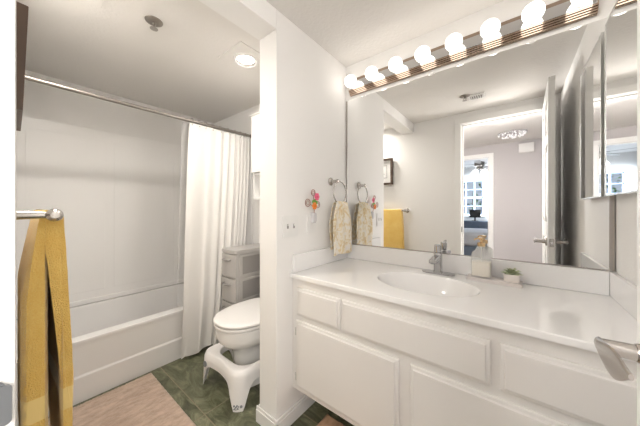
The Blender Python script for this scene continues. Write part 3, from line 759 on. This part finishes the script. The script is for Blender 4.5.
# ---------------------------------------------------------------- recessed mirrored medicine cabinet on the right wall
root = thing('medicine_cabinet', 'mirrored medicine cabinet on the right wall beside the vanity mirror', 'medicine cabinet', (XR, 1.25, 1.205))
b = nb(); box(b, .287, XR - .0005, 1.055, 1.447, 1.209, 1.868, .001); obj('cabinet_body', b, 'trim', root)
b = nb(); box(b, .2785, .2865, 1.050, 1.452, 1.206, 1.871, .0006); obj('mirror_door', b, 'mirror', root)
b = nb()
for y0, y1, z0, z1 in ((1.044, 1.050, 1.200, 1.877), (1.452, 1.458, 1.200, 1.877), (1.050, 1.452, 1.200, 1.206), (1.050, 1.452, 1.871, 1.877)): box(b, .2765, .2875, y0, y1, z0, z1, .0008)
obj('door_frame', b, 'lightmetal', root)

# ---------------------------------------------------------------- faucet
fx, fy = -.322, 1.418
root = thing('faucet', 'chrome single lever faucet behind the oval basin', 'faucet', (fx, fy, CZ))
b = nb(); prism(b, rrect(fx, fy, .080, .026, .025, 8), CZ + .0004, CZ + .009, .003); obj('base_plate', b, 'darkchrome', root)
b = nb(); loft(b, [[(x, y, z) for x, y in rrect(fx, fy, w_, w_, w_ * .55)] for z, w_ in ((CZ + .009, .021), (CZ + .014, .0195), (CZ + .10, .0185), (CZ + .108, .0185), (CZ + .112, .0165))]); obj('faucet_body', b, 'darkchrome', root)
b = nb(); loft(b, [[(fx + u, y, zz + v) for u, v in rrect(0, 0, .0165, hh, .006)] for y, zz, hh in ((fy - .015, CZ + .088, .013), (fy - .06, CZ + .088, .012), (fy - .10, CZ + .085, .0105), (fy - .118, CZ + .083, .0095))])
sp = obj('spout', b, 'darkchrome', root)
b = nb(); lathe(b, (fx, fy - .104, CZ + .078), (0, 0, -1), [(0, .012), (.008, .012), (.009, .009)], 18); obj('aerator', b, 'greydot', sp)
b = nb(); lathe(b, (fx, fy, CZ + .112), (0, 0, 1), [(0, .016), (.003, .0185), (.036, .0185), (.042, .016), (.044, .008)], 28)
loft(b, [[(fx + u, fy + dy, CZ + .148 + dz + v) for u, v in rrect(0, 0, w_, .004, .0035)] for dy, dz, w_ in ((.010, 0, .010), (-.012, .002, .010), (-.040, .007, .008), (-.052, .010, .006))])
obj('lever_handle', b, 'darkchrome', root)

# ---------------------------------------------------------------- tray, soap bottle, succulent
tx0, tx1, ty0, ty1 = -.186, .026, 1.378, 1.455
b = nb(); prism(b, rrect((tx0 + tx1) / 2, (ty0 + ty1) / 2, (tx1 - tx0) / 2, (ty1 - ty0) / 2, .006), CZ + .0004, CZ + .016, .003)
TZ = CZ + .016
tag(obj('tray', b, 'tray', loc=((tx0 + tx1) / 2, (ty0 + ty1) / 2, CZ)), 'small pale rectangular tray on the countertop under soap bottle and succulent', 'tray')
bx, by = -.128, 1.417
root = thing('soap_dispenser', 'clear glass soap bottle half full of cream soap with a gold pump', 'soap dispenser', (bx, by, TZ))
def rb(hx, hy, r, z): return [(x, y, z) for x, y in rrect(bx, by, hx, hy, r, 5)]
b = nb(); z = TZ + .0006
loft(b, [rb(.038, .026, .007, z), rb(.040, .028, .008, z + .003), rb(.040, .028, .008, z + .112), rb(.036, .025, .009, z + .122), rb(.018, .016, .010, z + .132), rb(.0135, .0135, .0130, z + .137), rb(.0135, .0135, .0130, z + .150),
         rb(.0110, .0110, .0105, z + .150), rb(.0110, .0110, .0105, z + .137), rb(.0150, .0135, .009, z + .130), rb(.0340, .023, .008, z + .120), rb(.0375, .0255, .007, z + .110), rb(.0375, .0255, .007, z + .006), rb(.036, .024, .007, z + .005)], True, True)
obj('bottle', b, 'glass', root, sharp=60)
b = nb(); loft(b, [rb(.036, .024, .006, z + .0065), rb(.0373, .0253, .007, z + .009), rb(.0373, .0253, .007, z + .074), rb(.036, .024, .007, z + .075)]); obj('liquid_soap', b, 'soap', root, sharp=60)
b = nb(); lathe(b, (bx, by, z + .148), (0, 0, 1), [(0, .0155), (.002, .0165), (.016, .0165), (.018, .014), (.020, .006)], 24); obj('collar', b, 'gold', root)
b = nb(); lathe(b, (bx, by, z + .166), (0, 0, 1), [(0, .0045), (.012, .0045), (.0125, .010), (.022, .0105), (.024, .008)], 20)
tube(b, [(bx, by, z + .184), (bx - .014, by - .006, z + .185), (bx - .025, by - .010, z + .182), (bx - .028, by - .011, z + .176)], [.0050, .0042, .0036, .0032], 12); obj('pump', b, 'gold', root)
b = nb(); tube(b, [(bx, by, z + .148), (bx + .002, by, z + .06), (bx + .010, by, z + .013)], .0022, 8); obj('dip_tube', b, 'plastic', root)
px, py = -.012, 1.418
root = thing('potted_succulent', 'tiny green succulent in a square pale pot on the tray', 'potted plant', (px, py, TZ))
b = nb(); z = TZ + .0006
def rp(h, r, zz): return [(x, y, zz) for x, y in rrect(px, py, h, h, r, 4)]
loft(b, [rp(.026, .004, z), rp(.027, .005, z + .002), rp(.030, .005, z + .032), rp(.0295, .005, z + .034), rp(.027, .004, z + .034), rp(.026, .004, z + .026)]); obj('pot', b, 'pot', root)
b = nb(); box(b, px - .0255, px + .0255, py - .0255, py + .0255, z + .025, z + .029, .002); obj('soil', b, 'soil', root)
b = nb()
def leaf(bm, base, az, el, L, W, T=.004):
    d = Vector((cos(az) * cos(el), sin(az) * cos(el), sin(el))); sd = Vector((-sin(az), cos(az), 0)); n = d.cross(sd); rings = []
    for k in range(8):
        t = k / 7; w_ = W * (sin(pi * (t * .82 + .14)) ** .8) * (1 if t < .99 else .1); c = Vector(base) + d * L * t + n * (-.004 * t * t) * (L / .02)
        rings.append([c + sd * w_ * cos(a) + n * T * (1 - .6 * t) * (w_ / W + .1) * sin(a) for a in [2 * pi * q / 8 for q in range(8)]])
    loft(bm, rings)
k = 0
for ringn, (n, el, L, W) in enumerate(((9, .34, .042, .0085), (8, .72, .038, .008), (6, 1.05, .032, .007), (4, 1.3, .022, .005))):
    for i in range(n):
        leaf(b, (px, py, z + .030 + ringn * .002), 2 * pi * i / n + ringn * .5 + random.uniform(-.1, .1), el + random.uniform(-.08, .08), L * random.uniform(.88, 1.1), W)
obj('leaves', b, 'succulent', root, sharp=70)

# ---------------------------------------------------------------- switch plate, outlet, plug-in flower light
wx = PX1 + .0004
root = thing('switch_plate', 'white double toggle switch plate near the partition edge', 'light switch', (PX1, .932, 1.06))
b = nb(); prism(b, rrect(.930, 1.058, .056, .057, .006), wx, wx + .006, .002, 'x'); obj('plate', b, 'plate', root)
for y in (.907, .953):
    b = nb(); box(b, wx + .0058, wx + .0075, y - .006, y + .006, 1.046, 1.070, .0005); obj('toggle_slot', b, 'greydark', root)
    b = nb(); box(b, wx + .006, wx + .017, y - .004, y + .004, 1.060, 1.068, .0015); obj('toggle', b, 'plate', root)
root = thing('wall_outlet', 'white outlet plate on the partition beside the hand towel', 'outlet', (PX1, 1.105, 1.06))
b = nb(); prism(b, rrect(1.102, 1.066, .036, .057, .006), wx, wx + .006, .002, 'x'); obj('plate', b, 'plate', root)
for z in (1.046, 1.086):
    b = nb(); prism(b, rrect(1.102, z, .0165, .014, .007), wx + .0055, wx + .0075, .0005, 'x'); obj('socket_face', b, 'plastic', root)
root = thing('plug_in_night_light', 'plug-in night light with pink and orange glass flowers above the outlet', 'night light', (PX1, 1.10, 1.09))
b = nb()
loft(b, [[(wx + .008 + dx, y, z) for y, z in rrect(1.108, 1.098 + dz, hy, hz, .008)] for dx, hy, hz, dz in ((0, .016, .030, 0), (.014, .016, .030, 0), (.022, .012, .025, .002))]); obj('plug_body', b, 'frost', root)
b = nb()
fxw = PX1 + .030
for cy, cz, R_ in ((1.088, 1.245, .017), (1.040, 1.185, .021), (1.128, 1.176, .019)):
    torus(b, (fxw, cy, cz), (1, 0, 0), R_, .0022, 28, 8)
    torus(b, (fxw, cy, cz), (1, 0, 0), R_ * .55, .0016, 20, 6)
tube(b, [(PX1 + .022, 1.104, 1.12), (fxw, 1.10, 1.16), (fxw, 1.095, 1.20), (fxw, 1.088, 1.228)], .0022, 8)
tube(b, [(fxw, 1.098, 1.17), (fxw, 1.07, 1.172), (fxw, 1.058, 1.178)], .002, 8); tube(b, [(fxw, 1.10, 1.155), (fxw, 1.115, 1.158), (fxw, 1.12, 1.165)], .002, 8)
obj('wire_loops', b, 'copper', root)
def flower(bm, c, R_, n=6):
    for i in range(n):
        a = 2 * pi * i / n; ball(bm, (c[0] + .003, c[1] + R_ * .6 * cos(a), c[2] + R_ * .6 * sin(a)), R_ * .48, 2, (.35, 1, 1))
    ball(bm, (c[0] + .007, c[1], c[2]), R_ * .3, 2)
b = nb(); flower(b, (fxw + .002, 1.116, 1.222), .022); obj('pink_flower', b, 'pink', root)
b = nb(); flower(b, (fxw + .004, 1.092, 1.168), .021); obj('orange_flower', b, 'orange', root)
b = nb()
for c, a_ in (((fxw, 1.104, 1.198), .6), ((fxw, 1.088, 1.192), 2.4), ((fxw, 1.118, 1.188), -.3)):
    ball(b, c, .013, 2, (.25, .55 + .3 * abs(cos(a_)), .9))
obj('leaf_cluster', b, 'green', root)

# ---------------------------------------------------------------- towel ring with hand towel
ry, rz_top = 1.318, 1.325
root = thing('towel_ring', 'brushed nickel towel ring on the partition wall', 'towel ring', (PX1, ry, rz_top))
b = nb(); lathe(b, (PX1 + .0005, ry - .02, rz_top + .004), (1, 0, 0), [(0, .026), (.006, .026), (.012, .019), (.018, .011), (.047, .010), (.053, .013), (.061, .011), (.063, .005)], 28); obj('wall_mount', b, 'nickel', root)
RR = .072; rcx = PX1 + .053; rc = (rcx, ry + .012, rz_top - RR + .004)
b = nb(); torus(b, rc, (1, 0, 0), RR, .0045, 56, 10); obj('ring', b, 'nickel', root)
TYc = ry + .014; ztop = rc[2] - RR + .0065
def hand_pt(u, v):
    # v: 0 back hem .. .5 over the ring .. 1 front hem
    front_ = v > .5; t = abs(v - .5) * 2
    L = .355 if front_ else .325
    arc = .028
    s = t * L
    if s < arc: ang = s / arc * pi / 2; dx = .011 * sin(ang); z = ztop - .004 + .010 * cos(ang)
    else: dx = .011 + .003 * min(1, (s - arc) / .15); z = ztop - .004 - (s - arc)
    hw = (.056 + .054 * min(1, s / .14) ** .75) * (1 if front_ else .90)
    k = min(1, s / .08)
    fold = .0075 * sin(u * 2 * pi * 2.6 + (0.6 if front_ else 2.0)) * (1 - .35 * k) + .002 * sin(11 * u + 9 * v)
    x = rcx + (dx + fold * .9 + .004 if front_ else -dx + fold * .6 - .002)
    y = TYc + (u - .5) * 2 * hw + (.006 * s / L if front_ else .016 * s / L) + .004 * sin(8 * s / L + 3 * u)
    arcz = .5 * (u - .5) ** 2 * .08 * (1 - k)
    return (x, y, z - arcz + (.004 * sin(6 * u) if t > .97 else 0))
b = nb(); sheet(b, hand_pt, 50, 90, .0045)
tag(obj('hand_towel', b, 'floral', loc=(rcx, TYc, .86), sharp=80), 'cream and gold floral hand towel hanging from the towel ring', 'towel')

# ---------------------------------------------------------------- towel bar with yellow towel on the door wall
bz, byy = 1.133, .074
root = thing('towel_bar', 'brushed nickel towel bar on the door wall holding the yellow towel', 'towel bar', (-1.3, YF, bz))
xe0, xe1 = -1.615, -1.02
b = nb(); tube(b, [(xe0 - .01, byy, bz), (xe1 + .01, byy, bz)], .0085, 18); obj('bar', b, 'nickel', root)
for xe, s in ((xe1, 1), (xe0, -1)):
    b = nb()
    lathe(b, (xe, YF + .0005, bz), (0, 1, 0), [(0, .027), (.006, .027), (.013, .018), (.022, .011), (.060, .0095), (.075, .0095)], 26)
    lathe(b, (xe - s * .052, byy, bz), (s, 0, 0), [(0, .0088), (.010, .0105), (.022, .0095), (.034, .0110), (.050, .0165), (.062, .0180), (.072, .0160), (.080, .009), (.081, .002)], 26)
    obj('bar_post', b, 'nickel', root)
def bath_towel():
    # cross-section in (y,z): a thick folded towel hung over the bar, swept along the bar with soft folds
    b = nb(); zt = bz + .012; zbot = .34; zbk = .40
    nz = 34; XA, XB = -1.058, -1.56; nx = 46
    def section(t):
        """outer front, then back; t = 0 near end .. 1 far end"""
        pts = []
        ph = t * 9
        def fo(z):   # front layer: outer and inner face
            d = (zt - z); k = min(1, d / .5)
            out = byy + .016 + .026 * k ** .8 + .0035 * sin(ph + 5 * d) * k
            return out, byy + .0075 + .008 * k - .003 * sin(ph + 4 * d) * k
        def ba(z):
            d = (zt - z); k = min(1, d / .25)
            return byy - .005 - .004 * k, max(YF + .006, byy - .016 - .042 * k ** .7 - .003 * abs(sin(ph * .7 + 4 * d)) * k)
        for i in range(nz + 1):   # front outer, bottom to top
            z = zbot + (zt - .02 - zbot) * i / nz; pts.append((fo(z)[0], z))
        for i in range(1, 8):     # over the bar
            a = pi * i / 8; pts.append((byy + .017 * cos(a), zt - .015 + .017 * sin(a)))
        for i in range(nz + 1):
            z = zt - .02 + (zbk - zt + .02) * i / nz; pts.append((ba(z)[1], z))
        pts.append(((ba(zbk)[0] + ba(zbk)[1]) / 2, zbk - .006))
        for i in range(nz + 1):
            z = zbk + (zt - .035 - zbk) * i / nz; pts.append((ba(z)[0], z))
        pts.append((byy, zt - .026))
        for i in range(nz + 1):
            z = zt - .035 + (zbot - zt + .035) * i / nz; pts.append((fo(z)[1], z))
        pts.append(((fo(zbot)[0] + fo(zbot)[1]) / 2, zbot - .007))
        return pts
    rings = []
    for k in range(nx + 1):
        t = k / nx; s = section(t)
        e = .0 if 1 < k < nx - 1 else (.0045 if k in (0, nx) else .0015)
        row = []
        for y, z in s:
            d = zt - z
            near = XA + .028 * min(1, d / .6) + .006 * sin(6 * d + (2 if y < byy else 0)) * min(1, d / .1)
            x = near + (XB - near) * t
            yy = byy + (y - byy) * 1.0
            # round the two end faces
            if e: 
                mid = (byy + .03) if y > byy else (byy - .03)
                yy = y + (mid - y) * min(.35, e / .012)
            row.append((x + random.uniform(-.0008, .0008), yy + random.uniform(-.0006, .0006), z))
        rings.append(row)
    # triangulated end caps (the section is concave)
    vs = [[b.verts.new(p) for p in r] for r in rings]; n = len(rings[0])
    for p, q in zip(vs, vs[1:]):
        for i in range(n): b.faces.new((p[i], p[(i + 1) % n], q[(i + 1) % n], q[i]))
    f0 = b.faces.new(list(reversed(vs[0]))); f1 = b.faces.new(vs[-1])
    bmesh.ops.triangulate(b, faces=[f0, f1], ngon_method='EAR_CLIP')
    return b
tag(obj('bath_towel', bath_towel(), 'towel', loc=(-1.3, byy, .34), sharp=60), 'yellow terry bath towel folded over the towel bar', 'towel')

# ---------------------------------------------------------------- framed print on the door wall
root = thing('picture_frame', 'dark framed print hanging on the wall above the yellow towel', 'picture frame', (-1.36, YF, 1.46))
pz0, pz1, pxa, pxb = 1.458, 1.788, -1.195, -1.53
tilt = Matrix.Translation((0, YF + .004, pz0)) @ Matrix.Rotation(radians(-2.0), 4, 'X') @ Matrix.Translation((0, -(YF + .004), -pz0))
b = nb(); fw = .024
for a_, c_, z0, z1 in ((pxb, pxb + fw, pz0, pz1), (pxa - fw, pxa, pz0, pz1), (pxb + fw, pxa - fw, pz0, pz0 + fw), (pxb + fw, pxa - fw, pz1 - fw, pz1)):
    box(b, a_, c_, YF + .004, YF + .036, z0, z1, .002, 2, tilt)
obj('frame_moulding', b, 'dark', root)
b = nb(); box(b, pxb + fw - .002, pxa - fw + .002, YF + .010, YF + .018, pz0 + fw - .002, pz1 - fw + .002, 0, 2, tilt); obj('mat_board', b, 'paper', root)
b = nb()
ix0, ix1, iz0, iz1 = pxb + .075, pxa - .075, pz0 + .085, pz1 - .085
for a_, c_, z0, z1 in ((ix0, ix0 + .004, iz0, iz1), (ix1 - .004, ix1, iz0, iz1), (ix0, ix1, iz0, iz0 + .004), (ix0, ix1, iz1 - .004, iz1), (ix0 + .03, ix1 - .03, (iz0 + iz1) / 2 - .03, (iz0 + iz1) / 2 - .026)): box(b, a_, c_, YF + .018, YF + .0195, z0, z1, 0, 2, tilt)
obj('printed_lines', b, 'ink', root)

# ---------------------------------------------------------------- ceiling things
LXc, LYc = -1.425, .985
def recessed_light(LXc, LYc, label, lensmat):
    root = thing('recessed_light', label, 'ceiling light', (LXc, LYc, ZC))
    b = nb(); q = .128; z = ZC - .0065
    def circ(r, z): return [(LXc + r * cos(2 * pi * k / 40), LYc + r * sin(2 * pi * k / 40), z) for k in range(40)]
    def sqr(h, z): return [(LXc + .002 + h * max(-1, min(1, 1.4143 * cos(2 * pi * k / 40))), LYc + h * max(-1, min(1, 1.4143 * sin(2 * pi * k / 40))), z) for k in range(40)]
    loft(b, [circ(.062, ZC - .0005), sqr(q, ZC - .0005), sqr(q, z + .001), sqr(q - .001, z), circ(.062, z), circ(.062, ZC - .0005)], False, False); obj('square_plate', b, 'ceil', root)
    b = nb(); loft(b, [circ(.0600, ZC - .001), circ(.064, z - .011), circ(.068, z - .0125), circ(.078, z - .009), circ(.081, z - .0005), circ(.0625, z - .0005), circ(.0612, ZC - .001), circ(.0600, ZC - .001)], False, False); obj('trim_ring', b, 'plastic', root)
    b = nb(); loft(b, [circ(.0500, ZC - .0012), circ(.0590, ZC - .0012), circ(.0632, z - .0105), circ(.0620, z - .0105), circ(.0500, ZC - .0022)], False, False); obj('baffle', b, 'nickel', root)
    b = nb(); loft(b, [circ(.0495, ZC - .001), circ(.0495, ZC - .003), circ(.044, ZC - .0040), circ(.02, ZC - .0046)]); obj('lens', b, lensmat, root, sharp=70)
recessed_light(LXc, LYc, 'lit round recessed ceiling light in a square plate above the toilet', 'down')
recessed_light(-1.50, .15, 'added unseen recessed ceiling light above the yellow towel, fill for the tub', 'down_fill')  # second downlight, unseen, added to brighten the tub side
def sprinkler(x, y, label, zc=ZC):
    r = thing('fire_sprinkler', label, 'sprinkler', (x, y, zc))
    b = nb(); lathe(b, (x, y, zc - .0005), (0, 0, -1), [(0, .042), (.003, .041), (.010, .030), (.012, .016)], 30); obj('escutcheon', b, 'rod', r)
    b = nb(); lathe(b, (x, y, zc - .010), (0, 0, -1), [(0, .010), (.012, .010), (.014, .008)], 16)
    for s in (-1, 1): tube(b, [(x + s * .009, y, zc - .018), (x + s * .012, y, zc - .028), (x + s * .004, y, zc - .038)], .0022, 8)
    lathe(b, (x, y, zc - .037), (0, 0, -1), [(0, .004), (.003, .004), (.004, .019), (.0055, .019)], 20); obj('sprinkler_head', b, 'mchannel', r)
sprinkler(-1.526, .477, 'small metal fire sprinkler on the ceiling above the bath mat')
sprinkler(-.353, .437, 'small metal fire sprinkler seen in the mirror beside the ceiling vent')
root = thing('ceiling_vent', 'small white louvred ceiling vent seen in the mirror', 'vent', (-.265, .37, ZC))
b = nb(); vx0, vx1, vy0, vy1 = -.335, -.205, .315, .425
for a_, c_, d_, e_ in ((vx0, vx1, vy0, vy0 + .016), (vx0, vx1, vy1 - .016, vy1), (vx0, vx0 + .016, vy0 + .016, vy1 - .016), (vx1 - .016, vx1, vy0 + .016, vy1 - .016)): box(b, a_, c_, d_, e_, ZC - .012, ZC - .0005, .002)
obj('vent_frame', b, 'trim', root)
b = nb(); box(b, vx0 + .01, vx1 - .01, vy0 + .01, vy1 - .01, ZC - .003, ZC - .001); obj('vent_opening', b, 'greydark', root)
for k in range(6):
    x = vx0 + .024 + k * .0165
    b = nb(); box(b, x, x + .004, vy0 + .016, vy1 - .016, ZC - .013, ZC - .003, .0005); obj('slat', b, 'trim', root)

# ---------------------------------------------------------------- hallway beyond the door
HY0, HY1, HX0, HX1, HZ = YF - WT, -2.15, -1.7, 1.3, 2.25
OX0, OX1, OH = -1.10, -.355, 2.04
b = nb(); box(b, HX0 - .1, HX1 + .1, -6.3, HY0, -.06, -.002); struct('floor_hall', b, 'wfloor')
b = nb(); box(b, HX0 - .1, HX1 + .1, HY1, HY0, HZ, HZ + .06); struct('ceiling_hall', b, 'ceil')
b = nb(); box(b, HX0 - .1, HX0, HY1, HY0, 0, HZ); struct('wall_hall_left', b, 'wall2')
b = nb(); box(b, HX1, HX1 + .1, HY1, HY0, 0, HZ); struct('wall_hall_right', b, 'wall2')
b = nb(); box(b, HX0, OX0, HY1 - .1, HY1, 0, 2.5); box(b, OX1, HX1 + .1, HY1 - .1, HY1, 0, 2.5); box(b, OX0, OX1, HY1 - .1, HY1, OH, 2.5); struct('wall_hall', b, 'wall2')
b = nb(); casing(b, OX0, OX1, OH, HY1, HY1 + .016, .07); struct('trim_4', b, 'trim')
b = nb(); box(b, OX0, OX0 + .012, HY1 - .1, HY1, 0, OH); box(b, OX1 - .012, OX1, HY1 - .1, HY1, 0, OH); box(b, OX0, OX1, HY1 - .1, HY1, OH - .012, OH); struct('trim_5', b, 'trim')
baseboard('baseboard_hall', OX1 + .075, HX1, HY1, HY1 + .013)
b = nb(); box(b, .045, .235, HY1 + .0005, HY1 + .045, 2.055, 2.20, .006)
root = thing('wall_box', 'small white rectangular box high on the hallway wall', 'wall box', (.14, HY1, 2.055)); obj('housing', b, 'plastic', root)
b = nb(); box(b, .055, .225, HY1 + .0455, HY1 + .048, 2.065, 2.19, .002); obj('cover', b, 'trim', root)
root = thing('crystal_ceiling_light', 'sparkling crystal flush light on the hallway ceiling seen in the mirror', 'ceiling light', (-.03, -1.52, HZ))
b = nb(); lathe(b, (-.03, -1.52, HZ - .001), (0, 0, -1), [(0, .17), (.012, .17), (.02, .15)], 30); obj('canopy', b, 'chrome', root)
b = nb()
for k in range(64):
    a = random.uniform(0, 2 * pi); r = .17 * sqrt(random.random()); zz = HZ - .03 - .055 * (1 - (r / .17) ** 2) * random.uniform(.4, 1)
    ball(b, (-.03 + r * cos(a), -1.52 + r * sin(a), zz), .009, 1, (1, 1, 1.3))
o = obj('crystal_beads', b, 'crystal', root, sharp=5); o['kind'] = 'stuff'

# ---------------------------------------------------------------- bedroom seen through the hallway
BY0, BY1, BX0, BX1, BZ = HY1 - .1, -5.8, -2.6, 1.3, 2.46
b = nb(); box(b, BX0, BX1 + .1, BY1, BY0, BZ, BZ + .06); struct('ceiling_bedroom', b, 'wall')
b = nb(); box(b, BX0 - .1, BX0, BY1, BY0, 0, BZ); struct('wall_bedroom_left', b, 'wall')
b = nb(); box(b, BX1, BX1 + .1, BY1, BY0, 0, BZ); struct('wall_bedroom_right', b, 'wall')
b = nb(); box(b, BX0, HX0 - .1, -6.3, HY0, -.06, -.002); struct('floor_bedroom', b, 'wfloor')
b = nb(); box(b, BX0, HX0, BY0 , HY1, 0, BZ); struct('wall_bedroom_front', b, 'wall')
wx0, wx1, wz0, wz1 = -1.42, -.74, .97, 2.02
b = nb(); box(b, BX0, wx0, BY1 - .1, BY1, 0, BZ); box(b, wx1, BX1, BY1 - .1, BY1, 0, BZ); box(b, wx0, wx1, BY1 - .1, BY1, 0, wz0); box(b, wx0, wx1, BY1 - .1, BY1, wz1, BZ); struct('wall_bedroom', b, 'wall')
root = bpy.data.objects.new('window_1', None); C.objects.link(root); root['kind'] = 'structure'; root.location = (-1.08, BY1, wz0); OFF[root] = Vector((-1.08, BY1, wz0))
b = nb(); f = .035
for a_, c_, z0, z1 in ((wx0, wx0 + f, wz0, wz1), (wx1 - f, wx1, wz0, wz1), (wx0, wx1, wz0, wz0 + f), (wx0, wx1, wz1 - f, wz1), (wx0, wx1, 1.47, 1.53), (wx0, wx1, 1.73, 1.76), (wx0, wx1, 1.22, 1.25)): box(b, a_, c_, BY1 - .06, BY1 - .02, z0, z1, .003)
for k in range(1, 3):
    x = wx0 + (wx1 - wx0) * k / 3; box(b, x - .022, x + .022, BY1 - .055, BY1 - .025, wz0, wz1)
obj('window_frame', b, 'winframe', root)
b = nb(); box(b, wx0, wx1, BY1 - .044, BY1 - .040, wz0, wz1); obj('window_glass', b, mat('pane_glass', (1, 1, 1), 0.02, trans=1, ior=1.0, spec=.5), root)
b = nb(); box(b, wx0 - .06, wx1 + .06, BY1, BY1 + .05, wz0 - .04, wz0, .004); obj('window_sill', b, 'trim', root)
# shrub outside
b = nb(); rnd = random.Random(2)
for k in range(340):
    c = Vector((-1.2 + rnd.uniform(-.9, .9), -7.1 + rnd.uniform(-.3, .3), .4 + rnd.uniform(0, 1.9)))
    leaf(b, c, rnd.uniform(0, 2 * pi), rnd.uniform(-.6, 1.2), .12, .03)
root = thing('garden_shrub', 'leafy shrub outside the bedroom window', 'shrub', (-1.2, -7.1, 0)); obj('foliage', b, 'leafout', root)
b = nb()
for k in range(7):
    x = -2.0 + k * .27; tube(b, [(-1.2 + (x + 1.2) * .2, -7.1, 0), (x, -7.1, .9), (x + .05, -7.1, 2.0)], [.02, .014, .006], 8)
obj('stem', b, 'dark', root)
b = nb(); box(b, -4.5, 2.5, -9.0, -6.3, -.08, -.02); struct('floor_garden', b, mat('garden_ground', (.25, .24, .2), .9))
# ceiling fan
FX, FYc = -.69, -4.25
root = thing('ceiling_fan', 'ceiling fan with lit glass shades in the bedroom seen in the mirror', 'ceiling fan', (FX, FYc, BZ))
b = nb(); lathe(b, (FX, FYc, BZ - .001), (0, 0, -1), [(0, .07), (.03, .06), (.05, .02), (.12, .015), (.13, .05), (.15, .11), (.24, .11), (.27, .07), (.32, .06), (.34, .03)], 26); obj('motor_housing', b, 'nickel', root)
for k in range(5):
    a = 2 * pi * k / 5 + .3; b = nb(); d = Vector((cos(a), sin(a), 0)); s = Vector((-sin(a), cos(a), 0)); z = BZ - .20
    rings = []
    for t, w_ in ((.10, .02), (.18, .03), (.22, .055), (.6, .068), (.66, .04)):
        c = Vector((FX, FYc, z)) + d * t; rings.append([c + s * w_ + Vector((0, 0, .008)), c - s * w_ - Vector((0, 0, .004)), c - s * w_ - Vector((0, 0, .010)), c + s * w_ + Vector((0, 0, .002))])
    loft(b, rings); obj('blade', b, 'fanblade', root)
for k in range(4):
    a = 2 * pi * k / 4 + .5; b = nb(); c = Vector((FX + .11 * cos(a), FYc + .11 * sin(a), BZ - .35))
    lathe(b, c, (cos(a) * .55, sin(a) * .55, -1), [(0, .025), (.02, .045), (.07, .065), (.11, .072)], 20); obj('lamp_shade', b, 'fanlamp', root)
# bed
root = thing('bed', 'bed with pale grey bedding in the bedroom seen in the mirror', 'bed', (-1.0, -4.4, 0))
b = nb(); box(b, -1.75, .15, -5.0, -3.55, .06, .30, .02); obj('bed_base', b, 'bluegrey', root)
b = nb(); box(b, -1.78, .17, -5.02, -3.52, .30, .62, .09, 5); obj('duvet', b, 'bedding', root, sharp=70)
b = nb()
for y in (-4.65, -3.9): box(b, -.25, .10, y - .3, y + .3, .62, .76, .06, 4)
obj('pillow', b, 'bedding', root, sharp=70)
for x, y in ((-1.7, -4.9), (-1.7, -3.65), (.08, -4.9), (.08, -3.65)):
    b = nb(); lathe(b, (x, y, 0), (0, 0, 1), [(0, .025), (.07, .025)], 12); obj('leg', b, 'bluegrey', root)
# dresser with a screen under the window
root = thing('dresser', 'blue-grey dresser under the bedroom window seen in the mirror', 'dresser', (-1.0, -5.5, 0))
b = nb(); box(b, -1.45, -.55, -5.72, -5.3, .06, .78, .006); box(b, -1.47, -.53, -5.74, -5.28, .78, .80, .004); obj('dresser_body', b, 'bluegrey', root)
for i in range(2):
    for j in range(3):
        x0 = -1.43 + i * .44; z0 = .09 + j * .23
        b = nb(); box(b, x0, x0 + .42, -5.3, -5.285, z0, z0 + .21, .004); d = obj('drawer', b, 'bluegrey', root)
        b = nb(); ball(b, (x0 + .21, -5.27, z0 + .11), .014, 2); obj('knob', b, 'chrome', d)
root = thing('computer_monitor', 'small black screen standing on the dresser before the window', 'monitor', (-.92, -5.5, .8))
b = nb(); box(b, -1.06, -.78, -5.52, -5.49, .90, 1.13, .004); obj('screen', b, 'black', root)
b = nb(); box(b, -.94, -.90, -5.52, -5.495, .81, .92); box(b, -1.0, -.84, -5.58, -5.44, .8005, .812, .003); obj('stand', b, 'black', root)
